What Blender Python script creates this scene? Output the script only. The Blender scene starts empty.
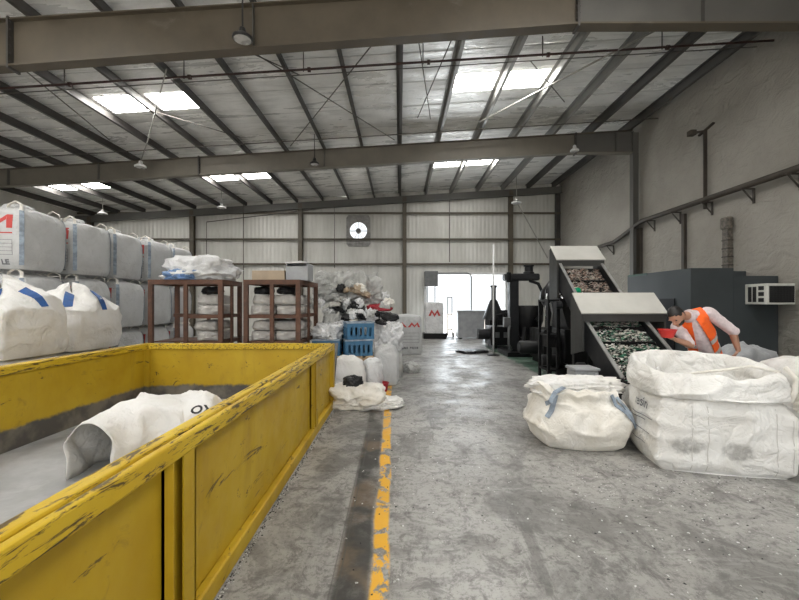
import bpy, bmesh, math, random
from mathutils import Vector, Matrix, noise
from mathutils.bvhtree import BVHTree
R = math.radians
SC = bpy.context.scene
COL = SC.collection

# ------------------------------------------------------------------ camera, sky, exposure
cam_d = bpy.data.cameras.new('camera'); cam = bpy.data.objects.new('camera', cam_d); COL.objects.link(cam)
cam.location = (0, 0, 1.65); cam.rotation_euler = (R(90), 0, 0)
cam_d.sensor_width = 36; cam_d.lens = 36 * 400 / 799; cam_d.shift_y = 3 / 799; cam_d.clip_end = 500
SC.camera = cam
world = bpy.data.worlds.new('sky'); SC.world = world; world.use_nodes = True
wn = world.node_tree.nodes; wl = world.node_tree.links
bg = wn['Background']; bg.inputs['Color'].default_value = (0.93, 0.97, 1.0, 1); bg.inputs['Strength'].default_value = 1.5
def area_light(name, loc, rot, sx, sy, power, col=(1, 1, 1)):
    d = bpy.data.lights.new(name, 'AREA'); d.shape = 'RECTANGLE'; d.size = sx; d.size_y = sy; d.energy = power; d.color = col
    o = bpy.data.objects.new(name, d); o.location = loc; o.rotation_euler = rot; COL.objects.link(o); return o
# daylight of the big open loading doors behind the camera and of the far door
area_light('loading_door_daylight', (-1.5, -4.3, 2.9), (R(90), 0, 0), 15, 5.4, 190, (1.0, 0.985, 0.96))
area_light('far_door_daylight', (3.2, 20.6, 1.6), (R(-90), 0, 0), 3.9, 2.9, 260, (0.86, 0.94, 1.0))
SKY_STRENGTH = 34.0
SC.view_settings.view_transform = 'Standard'; SC.view_settings.look = 'None'
SC.view_settings.gamma = 1; SC.view_settings.use_curve_mapping = False
SC.view_settings.exposure = -0.12
sun_d = bpy.data.lights.new('sun', 'SUN'); sun_d.energy = 16; sun_d.angle = R(.6); sun_d.color = (1, .96, .9)
sun = bpy.data.objects.new('sun', sun_d); sun.rotation_euler = Vector((-.62, .12, -.78)).to_track_quat('-Z', 'Y').to_euler(); COL.objects.link(sun)
SC.cycles.use_denoising = True
SC.cycles.max_bounces = 10; SC.cycles.diffuse_bounces = 6; SC.cycles.sample_clamp_indirect = 6

def zr(x): return 7.65 + 0.062 * (x - 8)
def at(px, py, Y): return Vector(((px - 400) * Y / 400, Y, 1.65 + (303 - py) * Y / 400))

# ------------------------------------------------------------------ materials
class NT:
    def __init__(s, name):
        s.m = bpy.data.materials.new(name); s.m.use_nodes = True
        s.n = s.m.node_tree.nodes; s.l = s.m.node_tree.links; s.b = s.n['Principled BSDF']
        s.co = s.n.new('ShaderNodeTexCoord').outputs['Object']
    def put(s, sock, v):
        if isinstance(v, bpy.types.NodeSocket): s.l.new(v, sock)
        elif isinstance(v, (tuple, list)) and len(v) == 3 and sock.type == 'RGBA': sock.default_value = (*v, 1)
        else: sock.default_value = v
    def math(s, op, a, b=0.0, c=None, clamp=False):
        n = s.n.new('ShaderNodeMath'); n.operation = op; n.use_clamp = clamp
        s.put(n.inputs[0], a); s.put(n.inputs[1], b)
        if c is not None: s.put(n.inputs[2], c)
        return n.outputs[0]
    def noise(s, scale, detail=4, rough=.55, dist=0, vec=None):
        n = s.n.new('ShaderNodeTexNoise'); n.inputs['Scale'].default_value = scale; n.inputs['Detail'].default_value = detail
        n.inputs['Roughness'].default_value = rough; n.inputs['Distortion'].default_value = dist
        s.l.new(vec or s.co, n.inputs['Vector']); return n.outputs['Fac']
    def scaled(s, sx, sy, sz, vec=None, loc=(0, 0, 0), rot=(0, 0, 0)):
        n = s.n.new('ShaderNodeMapping'); n.inputs['Scale'].default_value = (sx, sy, sz); n.inputs['Location'].default_value = loc
        n.inputs['Rotation'].default_value = rot
        s.l.new(vec or s.co, n.inputs['Vector']); return n.outputs[0]
    def ramp(s, fac, a, b, lo=0.0, hi=1.0):
        n = s.n.new('ShaderNodeMapRange'); n.clamp = True; n.interpolation_type = 'SMOOTHSTEP'
        for i, v in zip((1, 2, 3, 4), (a, b, lo, hi)): n.inputs[i].default_value = v
        s.put(n.inputs[0], fac); return n.outputs[0]
    def mix(s, fac, a, b):
        n = s.n.new('ShaderNodeMix'); n.data_type = 'RGBA'
        s.put(n.inputs[0], fac); s.put(n.inputs[6], a); s.put(n.inputs[7], b); return n.outputs[2]
    def bump(s, h, strength=.3, dist=.02):
        n = s.n.new('ShaderNodeBump'); n.inputs['Strength'].default_value = strength; n.inputs['Distance'].default_value = dist
        s.l.new(h, n.inputs['Height'])
        if s.b.inputs['Normal'].links: s.l.new(s.b.inputs['Normal'].links[0].from_socket, n.inputs['Normal'])
        s.l.new(n.outputs[0], s.b.inputs['Normal'])
    def xyz(s):
        n = s.n.new('ShaderNodeSeparateXYZ'); s.l.new(s.co, n.inputs[0]); return n.outputs
    def set(s, col=None, rough=None, metal=None, spec=None):
        if col is not None: s.put(s.b.inputs['Base Color'], col)
        if rough is not None: s.put(s.b.inputs['Roughness'], rough)
        if metal is not None: s.put(s.b.inputs['Metallic'], metal)
        if spec is not None: s.put(s.b.inputs['Specular IOR Level'], spec)
        return s

def plain(name, col, rough=.6, metal=0.0, var=.25, scale=6, bump=0.0, dirt=None, dirt_lo=.55, dirt_hi=.75, spec=.5):
    t = NT(name); f = t.noise(scale, 5, .6)
    lo = tuple(c * (1 - var) for c in col); hi = tuple(min(1, c * (1 + var)) for c in col)
    c = t.mix(t.ramp(f, .3, .7), lo, hi)
    if dirt: c = t.mix(t.ramp(t.noise(scale * .6, 8, .7, .4), dirt_lo, dirt_hi), c, dirt)
    t.set(c, t.ramp(f, .3, .7, max(.05, rough - .1), min(1, rough + .1)), metal, spec)
    if bump: t.bump(t.noise(scale * 5, 4), bump, .01)
    return t.m
M = {}
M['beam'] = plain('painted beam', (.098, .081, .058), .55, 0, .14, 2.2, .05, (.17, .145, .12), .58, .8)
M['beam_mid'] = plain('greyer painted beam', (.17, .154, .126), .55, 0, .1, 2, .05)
M['beam_grey'] = plain('grey haunch plate', (.115, .112, .103), .55, 0, .1, 2, .05)
M['purlin'] = plain('galvanised purlin', (.075, .07, .065), .5, .2, .2, 2)  # purlin steel kept dark, roof shade painted into the colour
M['purlin_skylit'] = plain('skylit purlin steel', (.25, .245, .23), .45, .3, .15, 2)  # paler copy of the purlin steel, skylight brightness painted in
M['rod'] = plain('bracing rod steel', (.12, .11, .10), .5, .5, .2, 4)
M['rod_light'] = plain('pale bracing rod', (.34, .33, .30), .45, .3, .1, 4)
M['red_pipe'] = plain('dark red pipe', (.055, .026, .023), .5, 0, .2, 4)
M['cable'] = plain('black cable', (.03, .03, .03), .6)
M['rail'] = plain('brown grey service pipe', (.06, .05, .04), .55, .2, .25, 4)
M['cabin'] = plain('dark grey cabin paint', (.052, .060, .064), .5, 0, .12, 1.3, .03, spec=.35)
M['cabin_green'] = plain('green trim paint', (.03, .075, .055), .5)
M['black'] = plain('black machine paint', (.006, .006, .0065), .42, 0, .3, 5, spec=.22)
M['charcoal'] = plain('charcoal machine paint', (.014, .0145, .016), .45, 0, .25, 4, spec=.3)
M['steel_grey'] = plain('grey machine steel', (.13, .133, .133), .4, .4, .2, 5)
M['hood'] = plain('pale hood paint', (.55, .54, .50), .45, 0, .06, 3)
M['hood_side'] = plain('hood side steel', (.042, .042, .040), .45, 0, .15, 3, spec=.3)
M['edge_highlight'] = plain('rail edge highlight', (.34, .34, .33), .4, .3, .15, 6)  # highlight along the conveyor rails, painted as a pale tone
M['chrome'] = plain('bright steel', (.6, .6, .6), .25, .9, .1, 4)
M['rust'] = plain('rusty brown steel', (.105, .05, .031), .7, 0, .3, 4, .2, (.20, .10, .065), .5, .75)
M['wood'] = plain('raw timber', (.42, .29, .17), .75, 0, .2, 6, .2)
M['card'] = plain('cardboard', (.45, .36, .26), .8, 0, .1, 4)
M['blue'] = plain('blue strap', (.02, .085, .27), .6, 0, .2, 8)
M['pale_blue'] = plain('pale blue webbing', (.27, .32, .38), .7, 0, .3, 14)
M['blue_crate'] = plain('blue crate plastic', (.035, .135, .25), .45, 0, .15, 6)
M['printed_blue'] = plain('blue printed film', (.16, .27, .48), .5, 0, .3, 9)
M['seam'] = plain('bag seam', (.60, .58, .54), .8, 0, .1, 20)
M['red'] = plain('red plastic', (.55, .025, .02), .4, 0, .1, 5)
M['dark_red'] = plain('dark red plastic', (.36, .02, .03), .45, 0, .15, 5)
M['print_red'] = plain('red print', (.52, .07, .06), .7, 0, .1, 20)
M['print_black'] = plain('black print', (.03, .03, .032), .7, 0, .1, 20)
M['print_grey'] = plain('grey print', (.16, .16, .17), .7, 0, .15, 20)
M['black_plastic'] = plain('black plastic sheet', (.014, .014, .015), .35, 0, .3, 6, spec=.35)
M['grey_plastic'] = plain('grey plastic', (.33, .34, .35), .5, 0, .12, 5)
M['white_metal'] = plain('white painted steel', (.75, .75, .74), .4, 0, .08, 5)
M['skin'] = plain('skin', (.42, .22, .145), .5, 0, .08, 9)
M['hair'] = plain('black hair', (.012, .010, .009), .5, 0, .3, 60)
M['trousers'] = plain('dark trousers', (.03, .033, .045), .8, 0, .15, 20)
M['shoe'] = plain('dark shoe', (.025, .022, .02), .5)
M['vest'] = plain('orange hi vis vest', (.95, .13, .012), .6, 0, .1, 10, .05)
M['reflective'] = plain('reflective tape', (.5, .5, .5), .35, .2, .2, 20)
M['green_lump'] = plain('green plastic', (.0, .42, .20), .4, 0, .15, 9)
M['ac_white'] = plain('off white ac casing', (.68, .67, .62), .45, 0, .08, 5)
M['dark_slot'] = plain('dark grille', (.02, .02, .02), .6)
M['lamp_body'] = plain('lamp housing', (.05, .05, .05), .4, .4)
M['shirt'] = plain('pale checked shirt', (.66, .56, .57), .8, 0, .1, 25, .08)
M['ground'] = plain('pale yard concrete', (.5, .48, .45), .85, 0, .1, .4)
M['foam'] = plain('grey wall strip', (.30, .29, .28), .7)
M['duct'] = plain('mottled brown duct', (.13, .115, .095), .7, 0, .5, 14)

def fabric(name, col, warm, dirt_amt=.6, weave=True, crease=.26, spots=()):
    t = NT(name); f = t.noise(3.0, 6, .6, .3)
    c = t.mix(t.ramp(f, .35, .7), col, warm)
    c = t.mix(t.math('MULTIPLY', t.ramp(t.noise(2.3, 8, .72, .6), .60, .78), dirt_amt), c, (.20, .185, .165))
    for px_, py_, pz_, r_ in spots:
        d = t.n.new('ShaderNodeVectorMath'); d.operation = 'DISTANCE'; t.l.new(t.scaled(1, .5, 1.7), d.inputs[0]); d.inputs[1].default_value = (px_, py_ * .5, pz_ * 1.7)
        c = t.mix(t.math('MULTIPLY', t.ramp(t.math('MULTIPLY_ADD', t.noise(9, 6, .7), -.16, d.outputs['Value']), r_ * .1, r_ * .7, .55, 0), t.ramp(t.noise(16, 5), .3, .6, .4, 1)), c, (.13, .12, .105))
    t.set(c, .62, 0, .3)
    if weave:
        w = t.n.new('ShaderNodeTexWave'); w.bands_direction = 'Z'; w.inputs['Scale'].default_value = 26; w.inputs['Distortion'].default_value = 1.5
        t.l.new(t.co, w.inputs['Vector']); t.bump(w.outputs['Fac'], .06, .01)
    t.bump(t.noise(9, 6, .6, .8), .16, .03)
    for sc_, st_ in ((2.6, crease), (6.5, crease * .7)):      # sharp creases
        r_ = t.math('ABSOLUTE', t.math('SUBTRACT', t.noise(sc_, 3, .5, 1.2), .5)); t.bump(t.ramp(r_, 0, .09), st_, .03)
    return t.m
M['bag'] = fabric('white woven bag', (.84, .83, .81), (.74, .72, .68))
M['bag_open'] = fabric('white woven bag with smears', (.84, .83, .80), (.75, .73, .69), .25, True, .34, ((-.34, -.58, .27, .15), (.08, -.58, .25, .13)))
M['bag_cream'] = fabric('cream woven bag', (.86, .83, .77), (.74, .70, .62), .6)
M['bag_grey'] = fabric('grey white woven bag', (.56, .565, .565), (.48, .48, .475), .3)
M['bag_inside'] = fabric('bag lining', (.60, .57, .52), (.50, .47, .42), .2)
M['film'] = fabric('clear grey plastic film', (.55, .55, .53), (.42, .42, .40), .5, False, .4)
M['film'].node_tree.nodes['Principled BSDF'].inputs['Roughness'].default_value = .3
M['film_white'] = fabric('white plastic film', (.78, .78, .78), (.6, .6, .6), .3, False, .4)
M['film_white'].node_tree.nodes['Principled BSDF'].inputs['Roughness'].default_value = .35
M['sack'] = fabric('pale paper sack', (.56, .54, .51), (.36, .34, .32), .9)

# concrete floor: stains, scratches, seam, worn yellow line, green paint by the machines
t = NT('warehouse concrete'); X, Y, Z = t.xyz()
base = t.mix(t.ramp(t.noise(.55, 6, .6, .5), .3, .7), (.30, .29, .272), (.42, .41, .39))
base = t.mix(t.math('MULTIPLY', t.ramp(t.noise(1.3, 9, .70, .8, t.scaled(1, .75, 1)), .48, .60), .62), base, (.115, .11, .105))
base = t.mix(t.math('MULTIPLY', t.ramp(t.noise(5, 9, .78, .7), .50, .60), .62), base, (.105, .10, .095))
base = t.mix(t.math('MULTIPLY', t.ramp(t.noise(2.6, 9, .74, .9, t.scaled(.6, 1.5, 1, None, (7, 4, 0))), .52, .68), .5), base, (.47, .46, .44))
base = t.mix(t.math('MULTIPLY', t.ramp(t.noise(22, 6, .85), .51, .60), .55), base, (.125, .12, .113))
base = t.mix(t.math('MULTIPLY', t.ramp(t.noise(11, 8, .8, .5, t.scaled(1, .8, 1, None, (4, 2, 0))), .53, .61), .6), base, (.095, .09, .084))
base = t.mix(t.math('MULTIPLY', t.ramp(t.noise(3.4, 8, .74, .3, t.scaled(1, .2, 1, None, (3, 1, 0), (0, 0, .55))), .57, .66), .6), base, (.10, .095, .09))
base = t.mix(t.math('MULTIPLY', t.ramp(t.noise(7, 8, .7, .2, t.scaled(.16, 1, 1, None, (1, 9, 0), (0, 0, .2))), .60, .68), .5), base, (.12, .115, .11))
def band(sock, lo, hi, soft=.02):
    return t.math('MULTIPLY', t.ramp(sock, lo - soft, lo + soft), t.ramp(sock, hi - soft, hi + soft, 1, 0))
wob = t.math('MULTIPLY_ADD', t.noise(2.2, 3), .05, X)
drift = t.math('MULTIPLY_ADD', Y, .016, wob)
trench = t.math('MULTIPLY', band(drift, -.325, -.12, .025), band(Y, 1.6, 6.6, .5))
base = t.mix(t.math('MULTIPLY', trench, t.ramp(t.noise(1.5, 7, .7, .4), .30, .52, .3, .97)), base, t.mix(t.ramp(t.noise(2.0, 4), .45, .6), (.05, .048, .044), (.15, .11, .072)))
seam = band(t.math('MULTIPLY_ADD', Y, .008, X), -.345, -.335, .006)
seam = t.math('ADD', seam, band(t.math('MULTIPLY_ADD', Y, .008, X), -.385, -.378, .005), clamp=True)
base = t.mix(t.math('MULTIPLY', t.math('MULTIPLY', seam, band(Y, -2, 6.2, .4)), .7), base, (.09, .085, .08))
worn = t.ramp(t.noise(5.5, 8, .72, .6, t.scaled(1, .8, 1)), .44, .49)
yl = t.math('MULTIPLY', t.math('MULTIPLY', band(drift, -.11, -.005, .012), worn), band(Y, 1.5, 9.5, .2))
base = t.mix(yl, base, (.80, .43, .03))
gr = t.math('MULTIPLY', t.ramp(t.math('MULTIPLY_ADD', t.noise(2.5), .3, X), 3.36, 3.42), band(Y, 5.6, 15.5, .2))
base = t.mix(t.math('MULTIPLY', gr, t.ramp(t.noise(3, 6), .3, .55, .55, .95)), base, (.045, .105, .07))
rg = t.ramp(t.noise(1.6, 8, .7), .35, .65, .28, .62)
t.set(base, rg, 0, .5); t.bump(t.noise(14, 8, .7), .12, .01); t.bump(t.noise(1.2, 4), .08, .05)
M['floor'] = t.m
# painted blockwork wall on the right
t = NT('painted rough wall')
c = t.mix(t.ramp(t.noise(.5, 6, .6), .3, .7), (.30, .28, .247), (.375, .355, .318))
c = t.mix(t.math('MULTIPLY', t.ramp(t.noise(1.6, 7, .7, .6), .6, .75), .4), c, (.42, .405, .37))
t.set(c, .8, 0, .2); t.bump(t.noise(2.2, 6, .6, .8, t.scaled(.2, 1, 1.6)), .9, .09); t.bump(t.noise(6, 5, .6, 1), .4, .03); t.bump(t.noise(18, 4), .2, .01)
M['wall'] = t.m
# ribbed sheet wall
t = NT('ribbed wall sheet')
w = t.n.new('ShaderNodeTexWave'); w.bands_direction = 'X'; w.inputs['Scale'].default_value = 1.6; w.wave_profile = 'SIN'
t.l.new(t.co, w.inputs['Vector'])
c = t.mix(t.ramp(t.noise(1.2, 6, .6, .2, t.scaled(1, 1, .25)), .3, .7), (.56, .55, .51), (.68, .67, .63))
c = t.mix(t.math('MULTIPLY', t.ramp(t.noise(3, 7, .7, .2, t.scaled(1, 1, .15)), .55, .7), .35), c, (.36, .34, .30))
t.set(c, .45, .1, .4); t.bump(w.outputs['Fac'], .35, .03); t.bump(t.noise(3, 5), .15, .03)
M['sheet'] = t.m
# foil faced roof insulation
t = NT('foil roof lining'); X, Y, Z = t.xyz()
c = t.mix(t.ramp(t.noise(1.2, 6, .6, .6), .3, .7), (.86, .855, .83), (.96, .955, .935))
c = t.mix(t.math('MULTIPLY', t.ramp(t.noise(9, 8, .75, .6), .57, .75), .3), c, (.34, .33, .31))
stk = t.noise(1.5, 5, .65, .4, t.scaled(.3, 1.3, 1)); c = t.mix(t.math('MULTIPLY', t.ramp(stk, .5, .66), .4), c, (.52, .51, .485))  # glossy streaks of the foil also painted into its colour
sm = t.math('PINGPONG', t.math('ADD', Y, 50), .6)
c = t.mix(t.math('MULTIPLY', t.ramp(sm, .0, .018, 1, 0), .55), c, (.2, .195, .18))
t.set(c, t.ramp(stk, .35, .65, .22, .5), .25, .5); t.bump(t.noise(5, 6, .6, 1.0), .35, .04); t.bump(t.noise(2.5, 5, .6, .5, t.scaled(.4, 1.4, 1)), .5, .06); t.bump(t.ramp(sm, 0, .05), .5, .03)
M['foil'] = t.m
# yellow paint: chipped and streaked
def yellow(name, lowband):
    t = NT(name); X, Y, Z = t.xyz()
    c = t.mix(t.ramp(t.noise(1.1, 6, .6, .4), .3, .7), (.44, .275, .010), (.54, .365, .022))
    c = t.mix(t.math('MULTIPLY', t.ramp(t.noise(2.6, 7, .65, .4, t.scaled(1, 1, .35)), .52, .75), .45), c, (.30, .175, .02))
    c = t.mix(t.math('MULTIPLY', t.ramp(t.noise(7, 8, .75, .6), .57, .68), .35), c, (.20, .13, .03))
    sc = t.ramp(t.noise(2.4, 8, .72, .9, t.scaled(2.2, .55, 2.6, None, (0, 0, 0), (.5, 0, 0))), .615, .645)
    c = t.mix(t.math('MULTIPLY', sc, .85), c, (.055, .035, .02))
    if lowband:
        lb = t.ramp(t.math('MULTIPLY_ADD', t.noise(3, 7, .7), .16, Z), .42, .47, 1, 0)
        c = t.mix(lb, c, t.mix(t.ramp(t.noise(4, 6), .4, .65), (.085, .078, .07), (.19, .17, .14)))
    t.set(c, t.ramp(t.noise(4, 5), .3, .7, .42, .62), 0, .4); t.bump(t.noise(2, 4), .12, .04); t.bump(sc, .2, .004)
    return t.m
M['yellow'] = yellow('chipped yellow paint', False)
M['yellow_in'] = yellow('worn yellow inside', True)
t = NT('yellow rim'); X, Y, Z = t.xyz()
c = t.mix(t.ramp(t.noise(2, 6), .3, .7), (.56, .36, .012), (.66, .46, .03))
ch = t.ramp(t.noise(3.2, 9, .75, .6, t.scaled(8, 1.4, 13)), .53, .56)
c = t.mix(t.math('MULTIPLY', ch, .9), c, (.05, .03, .018)); t.set(c, .5, 0, .4); t.bump(ch, .2, .004)
M['yellow_rim'] = t.m
M['bin_floor'] = plain('worn grey bin floor', (.36, .365, .37), .55, .05, .25, 1.6, .2, (.52, .53, .53), .48, .66)
# skylight, bright panels
def emit(name, col, s):
    t = NT(name); t.set(col, .5); t.put(t.b.inputs['Emission Color'], col); t.b.inputs['Emission Strength'].default_value = s; return t.m
M['skylight'] = emit('daylit roof sheet', (1, .985, .95), SKY_STRENGTH)
M['lamp_lens'] = plain('lamp lens', (.40, .395, .38), .3)  # plain pale grey lens, no emission
# flakes: every chip its own colour
def flakes(name, cols):
    t = NT(name); g = t.n.new('ShaderNodeNewGeometry'); r = t.n.new('ShaderNodeValToRGB'); r.color_ramp.interpolation = 'CONSTANT'
    e = r.color_ramp.elements
    for i, c in enumerate(cols):
        el = e[i] if i < 2 else e.new(i / len(cols))
        el.position = i / len(cols); el.color = (*c, 1)
    t.l.new(g.outputs['Random Per Island'], r.inputs[0]); t.set(r.outputs[0], .5); return t.m
M['flakes_warm'] = flakes('mixed warm flakes', [(.55, .50, .44), (.42, .30, .24), (.62, .58, .52), (.30, .2, .16), (.5, .36, .30), (.10, .09, .08)])
M['flakes_green'] = flakes('white and green flakes', [(.7, .68, .62), (.03, .16, .09), (.58, .55, .48), (.08, .10, .08), (.05, .22, .13), (.72, .7, .66), (.12, .11, .1)])
M['flakes_floor'] = flakes('spilled flakes', [(.7, .7, .68), (.75, .75, .74), (.6, .6, .58), (.05, .05, .05)])
M['flakes_dark'] = flakes('dark grit', [(.04, .04, .04), (.6, .6, .58), (.06, .055, .05), (.4, .39, .37)])

# ------------------------------------------------------------------ object helpers
OFF = {}
def tag(o, label=None, cat=None, group=None, kind=None):
    if label: o['label'] = label
    if cat: o['category'] = cat
    if group: o['group'] = group
    if kind: o['kind'] = kind
    return o
def thing(name, label, cat, loc=(0, 0, 0), rotz=0, group=None, kind=None):
    o = bpy.data.objects.new(name, None); COL.objects.link(o); o.empty_display_size = .1
    o.location = loc; o.rotation_euler = (0, 0, rotz); OFF[o.name] = Vector(loc)
    return tag(o, label, cat, group, kind)
def copy_tree(o, loc=None, rotz=None, label=None, group=None, parent=None):
    c = o.copy(); COL.objects.link(c); OFF[c.name] = Vector(loc or OFF.get(o.name, (0, 0, 0)))
    if parent: c.parent = parent
    else:
        if loc is not None: c.location = loc
        if rotz is not None: c.rotation_euler[2] = rotz
        if label: c['label'] = label
        if group: c['group'] = group
    for ch in list(o.children): copy_tree(ch, parent=c)
    return c
class MB:
    def __init__(s): s.bm = bmesh.new()
    def box(s, x0, x1, y0, y1, z0, z1, mat=None, bevel=0):
        g = bmesh.ops.create_cube(s.bm, size=1)['verts']
        m = Matrix.Translation(((x0 + x1) / 2, (y0 + y1) / 2, (z0 + z1) / 2)) @ Matrix.Diagonal((abs(x1 - x0), abs(y1 - y0), abs(z1 - z0), 1))
        bmesh.ops.transform(s.bm, matrix=(mat @ m) if mat else m, verts=g)
        if bevel:
            es = list({e for v in g for e in v.link_edges})
            bmesh.ops.bevel(s.bm, geom=es, offset=bevel, segments=2, affect='EDGES', profile=.5)
        return s
    def bar(s, p0, p1, w, h, up=(0, 0, 1)):
        p0, p1 = Vector(p0), Vector(p1); d = (p1 - p0).normalized(); u = Vector(up)
        sd = d.cross(u); sd = (sd if sd.length > 1e-4 else d.cross(Vector((1, 0, 0)))).normalized(); u = sd.cross(d)
        vs = [s.bm.verts.new(p + sd * a * w / 2 + u * b * h / 2) for p in (p0, p1) for a, b in ((-1, -1), (1, -1), (1, 1), (-1, 1))]
        for f in ((3, 2, 1, 0), (4, 5, 6, 7), (0, 1, 5, 4), (1, 2, 6, 5), (2, 3, 7, 6), (3, 0, 4, 7)): s.bm.faces.new([vs[i] for i in f])
        return s
    def tube(s, pts, r, seg=8, caps=True):
        pts = [Vector(p) for p in pts]; rs = r if isinstance(r, (list, tuple)) else [r] * len(pts)
        rings = []; ref = None
        for i, p in enumerate(pts):
            d = (pts[min(i + 1, len(pts) - 1)] - pts[max(i - 1, 0)]).normalized()
            if ref is None: ref = d.orthogonal().normalized()
            a = (ref - d * ref.dot(d)).normalized(); b = d.cross(a); ref = a
            rings.append([s.bm.verts.new(p + (a * math.cos(6.28318 * k / seg) + b * math.sin(6.28318 * k / seg)) * rs[i]) for k in range(seg)])
        for r0, r1 in zip(rings, rings[1:]):
            for k in range(seg): s.bm.faces.new((r0[k], r0[(k + 1) % seg], r1[(k + 1) % seg], r1[k]))
        if caps: s.bm.faces.new(rings[0][::-1]); s.bm.faces.new(rings[-1])
        return s
    def lathe(s, prof, c=(0, 0, 0), seg=24, axis=(0, 0, 1)):
        q = Vector((0, 0, 1)).rotation_difference(Vector(axis)); c = Vector(c); rings = []
        for r, z in prof:
            rings.append([s.bm.verts.new(c + q @ Vector((r * math.cos(6.28318 * k / seg), r * math.sin(6.28318 * k / seg), z))) for k in range(seg)])
        for r0, r1 in zip(rings, rings[1:]):
            for k in range(seg): s.bm.faces.new((r0[k], r0[(k + 1) % seg], r1[(k + 1) % seg], r1[k]))
        if prof[0][0] > 1e-4: s.bm.faces.new(rings[0][::-1])
        if prof[-1][0] > 1e-4: s.bm.faces.new(rings[-1])
        bmesh.ops.remove_doubles(s.bm, verts=[v for r in (rings[0], rings[-1]) for v in r], dist=1e-5)
        return s
    def prism(s, poly, a0, a1, axis='x'):
        def P(a, u, v): return {'x': (a, u, v), 'y': (u, a, v), 'z': (u, v, a)}[axis]
        A = [s.bm.verts.new(P(a0, u, v)) for u, v in poly]; B = [s.bm.verts.new(P(a1, u, v)) for u, v in poly]
        n = len(poly)
        for k in range(n): s.bm.faces.new((A[k], A[(k + 1) % n], B[(k + 1) % n], B[k]))
        s.bm.faces.new(A[::-1]); s.bm.faces.new(B); return s
    def ribbon(s, pts, nrm, width, th=.004):
        pts = [Vector(p) for p in pts]; ns = nrm if isinstance(nrm, list) else [Vector(nrm)] * len(pts); secs = []
        for i, p in enumerate(pts):
            d = (pts[min(i + 1, len(pts) - 1)] - pts[max(i - 1, 0)]).normalized(); n = Vector(ns[i]).normalized()
            sd = d.cross(n).normalized() * width / 2; n = sd.cross(d).normalized() * th
            secs.append([s.bm.verts.new(v) for v in (p - sd, p + sd, p + sd + n, p - sd + n)])
        for a, b in zip(secs, secs[1:]):
            for k in range(4): s.bm.faces.new((a[k], a[(k + 1) % 4], b[(k + 1) % 4], b[k]))
        s.bm.faces.new(secs[0][::-1]); s.bm.faces.new(secs[-1]); return s
    def build(s, name, mat, parent=None, smooth=False, local=False, angle=None, **tags):
        bmesh.ops.recalc_face_normals(s.bm, faces=s.bm.faces)
        off = Vector((0, 0, 0)) if local or parent is None else OFF.get(parent.name, Vector((0, 0, 0)))
        if off.length: bmesh.ops.translate(s.bm, vec=-off, verts=s.bm.verts)
        me = bpy.data.meshes.new(name); s.bm.to_mesh(me); s.bm.free()
        for p in me.polygons: p.use_smooth = smooth
        o = bpy.data.objects.new(name, me); COL.objects.link(o); me.materials.append(mat)
        if parent: o.parent = parent; OFF[o.name] = OFF.get(parent.name, Vector((0, 0, 0)))
        if smooth and angle:
            me.set_sharp_from_angle(angle=R(angle))
        return tag(o, **tags)
def B(x0, x1, y0, y1, z0, z1, **k): return MB().box(x0, x1, y0, y1, z0, z1, **k)
def struct(o, label, cat, group=None): return tag(o, label, cat, group, 'structure')

# surfaces made of rings round a rounded square: every kind of bulk bag
def ring_mesh(w, d, prof, seed=0, seg=80, sub=4, amp=.012, freq=3.0, ridge=.0, rfreq=5.0, zamp=0.0, zmask=None, vert=0.0, tilt=0.0):
    P = []
    n = len(prof)
    for i in range(n - 1):
        p0, p1, p2, p3 = prof[max(i - 1, 0)], prof[i], prof[i + 1], prof[min(i + 2, n - 1)]
        for k in range(sub):
            u = k / sub
            P.append(tuple(.5 * ((2 * b) + (-a + c) * u + (2 * a - 5 * b + 4 * c - e) * u * u + (-a + 3 * b - 3 * c + e) * u ** 3) for a, b, c, e in zip(p0, p1, p2, p3)))
    P.append(prof[-1])
    bm = bmesh.new(); rings = []; sv = Vector((seed * 7.31, seed * 3.77, seed * 1.93))
    for s_, z, r in P:
        s_ = max(s_, 0.0); r = min(max(r, 0), 1); ring = []
        for k in range(seg):
            a = 2 * math.pi * (k + .5) / seg; cx, cy = math.cos(a), math.sin(a); mx = max(abs(cx), abs(cy))
            ux, uy = cx * r + cx / mx * (1 - r), cy * r + cy / mx * (1 - r)
            p = Vector((w / 2 * s_ * ux, d / 2 * s_ * uy, z))
            q = p * freq + sv; f = min(1, z / .12 + .15)
            off = noise.noise_vector(q) * amp
            if ridge:
                g = (1 - abs(noise.noise(Vector((p.x * .7, p.y * .7, p.z * 1.8)) * rfreq + sv))) ** 4
                off += Vector((ux, uy, .3)) * (g * ridge)
            if vert: off += Vector((ux, uy, 0)) * vert * math.sin(a * 17 + 5 * noise.noise(Vector((a, z * 3, seed)))) * max(0, noise.noise(Vector((a * 1.5, z * 4, seed + 9))) + .4)
            if zamp:
                m = zmask(z) if zmask else 1
                off.z += zamp * m * (noise.noise(Vector((math.cos(a) * 1.6, math.sin(a) * 1.6, seed * 2.1))) + .5 * noise.noise(Vector((math.cos(a) * 4, math.sin(a) * 4, seed))))
            if tilt: off.z += tilt * p.y * max(0, min(1, (z - .7) / .2))
            p = p + off * f
            if z < .06: p.z = max(0, p.z)
            ring.append(bm.verts.new(p))
        rings.append(ring)
    for r0, r1 in zip(rings, rings[1:]):
        for k in range(seg): bm.faces.new((r0[k], r0[(k + 1) % seg], r1[(k + 1) % seg], r1[k]))
    bmesh.ops.remove_doubles(bm, verts=bm.verts, dist=1e-4)
    for ring in (rings[0], rings[-1]):
        vs = [v for v in ring if v.is_valid]
        if len(vs) > 2 and prof[0 if ring is rings[0] else -1][0] > .01:
            try: bm.faces.new(vs)
            except Exception: pass
    return bm
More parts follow.
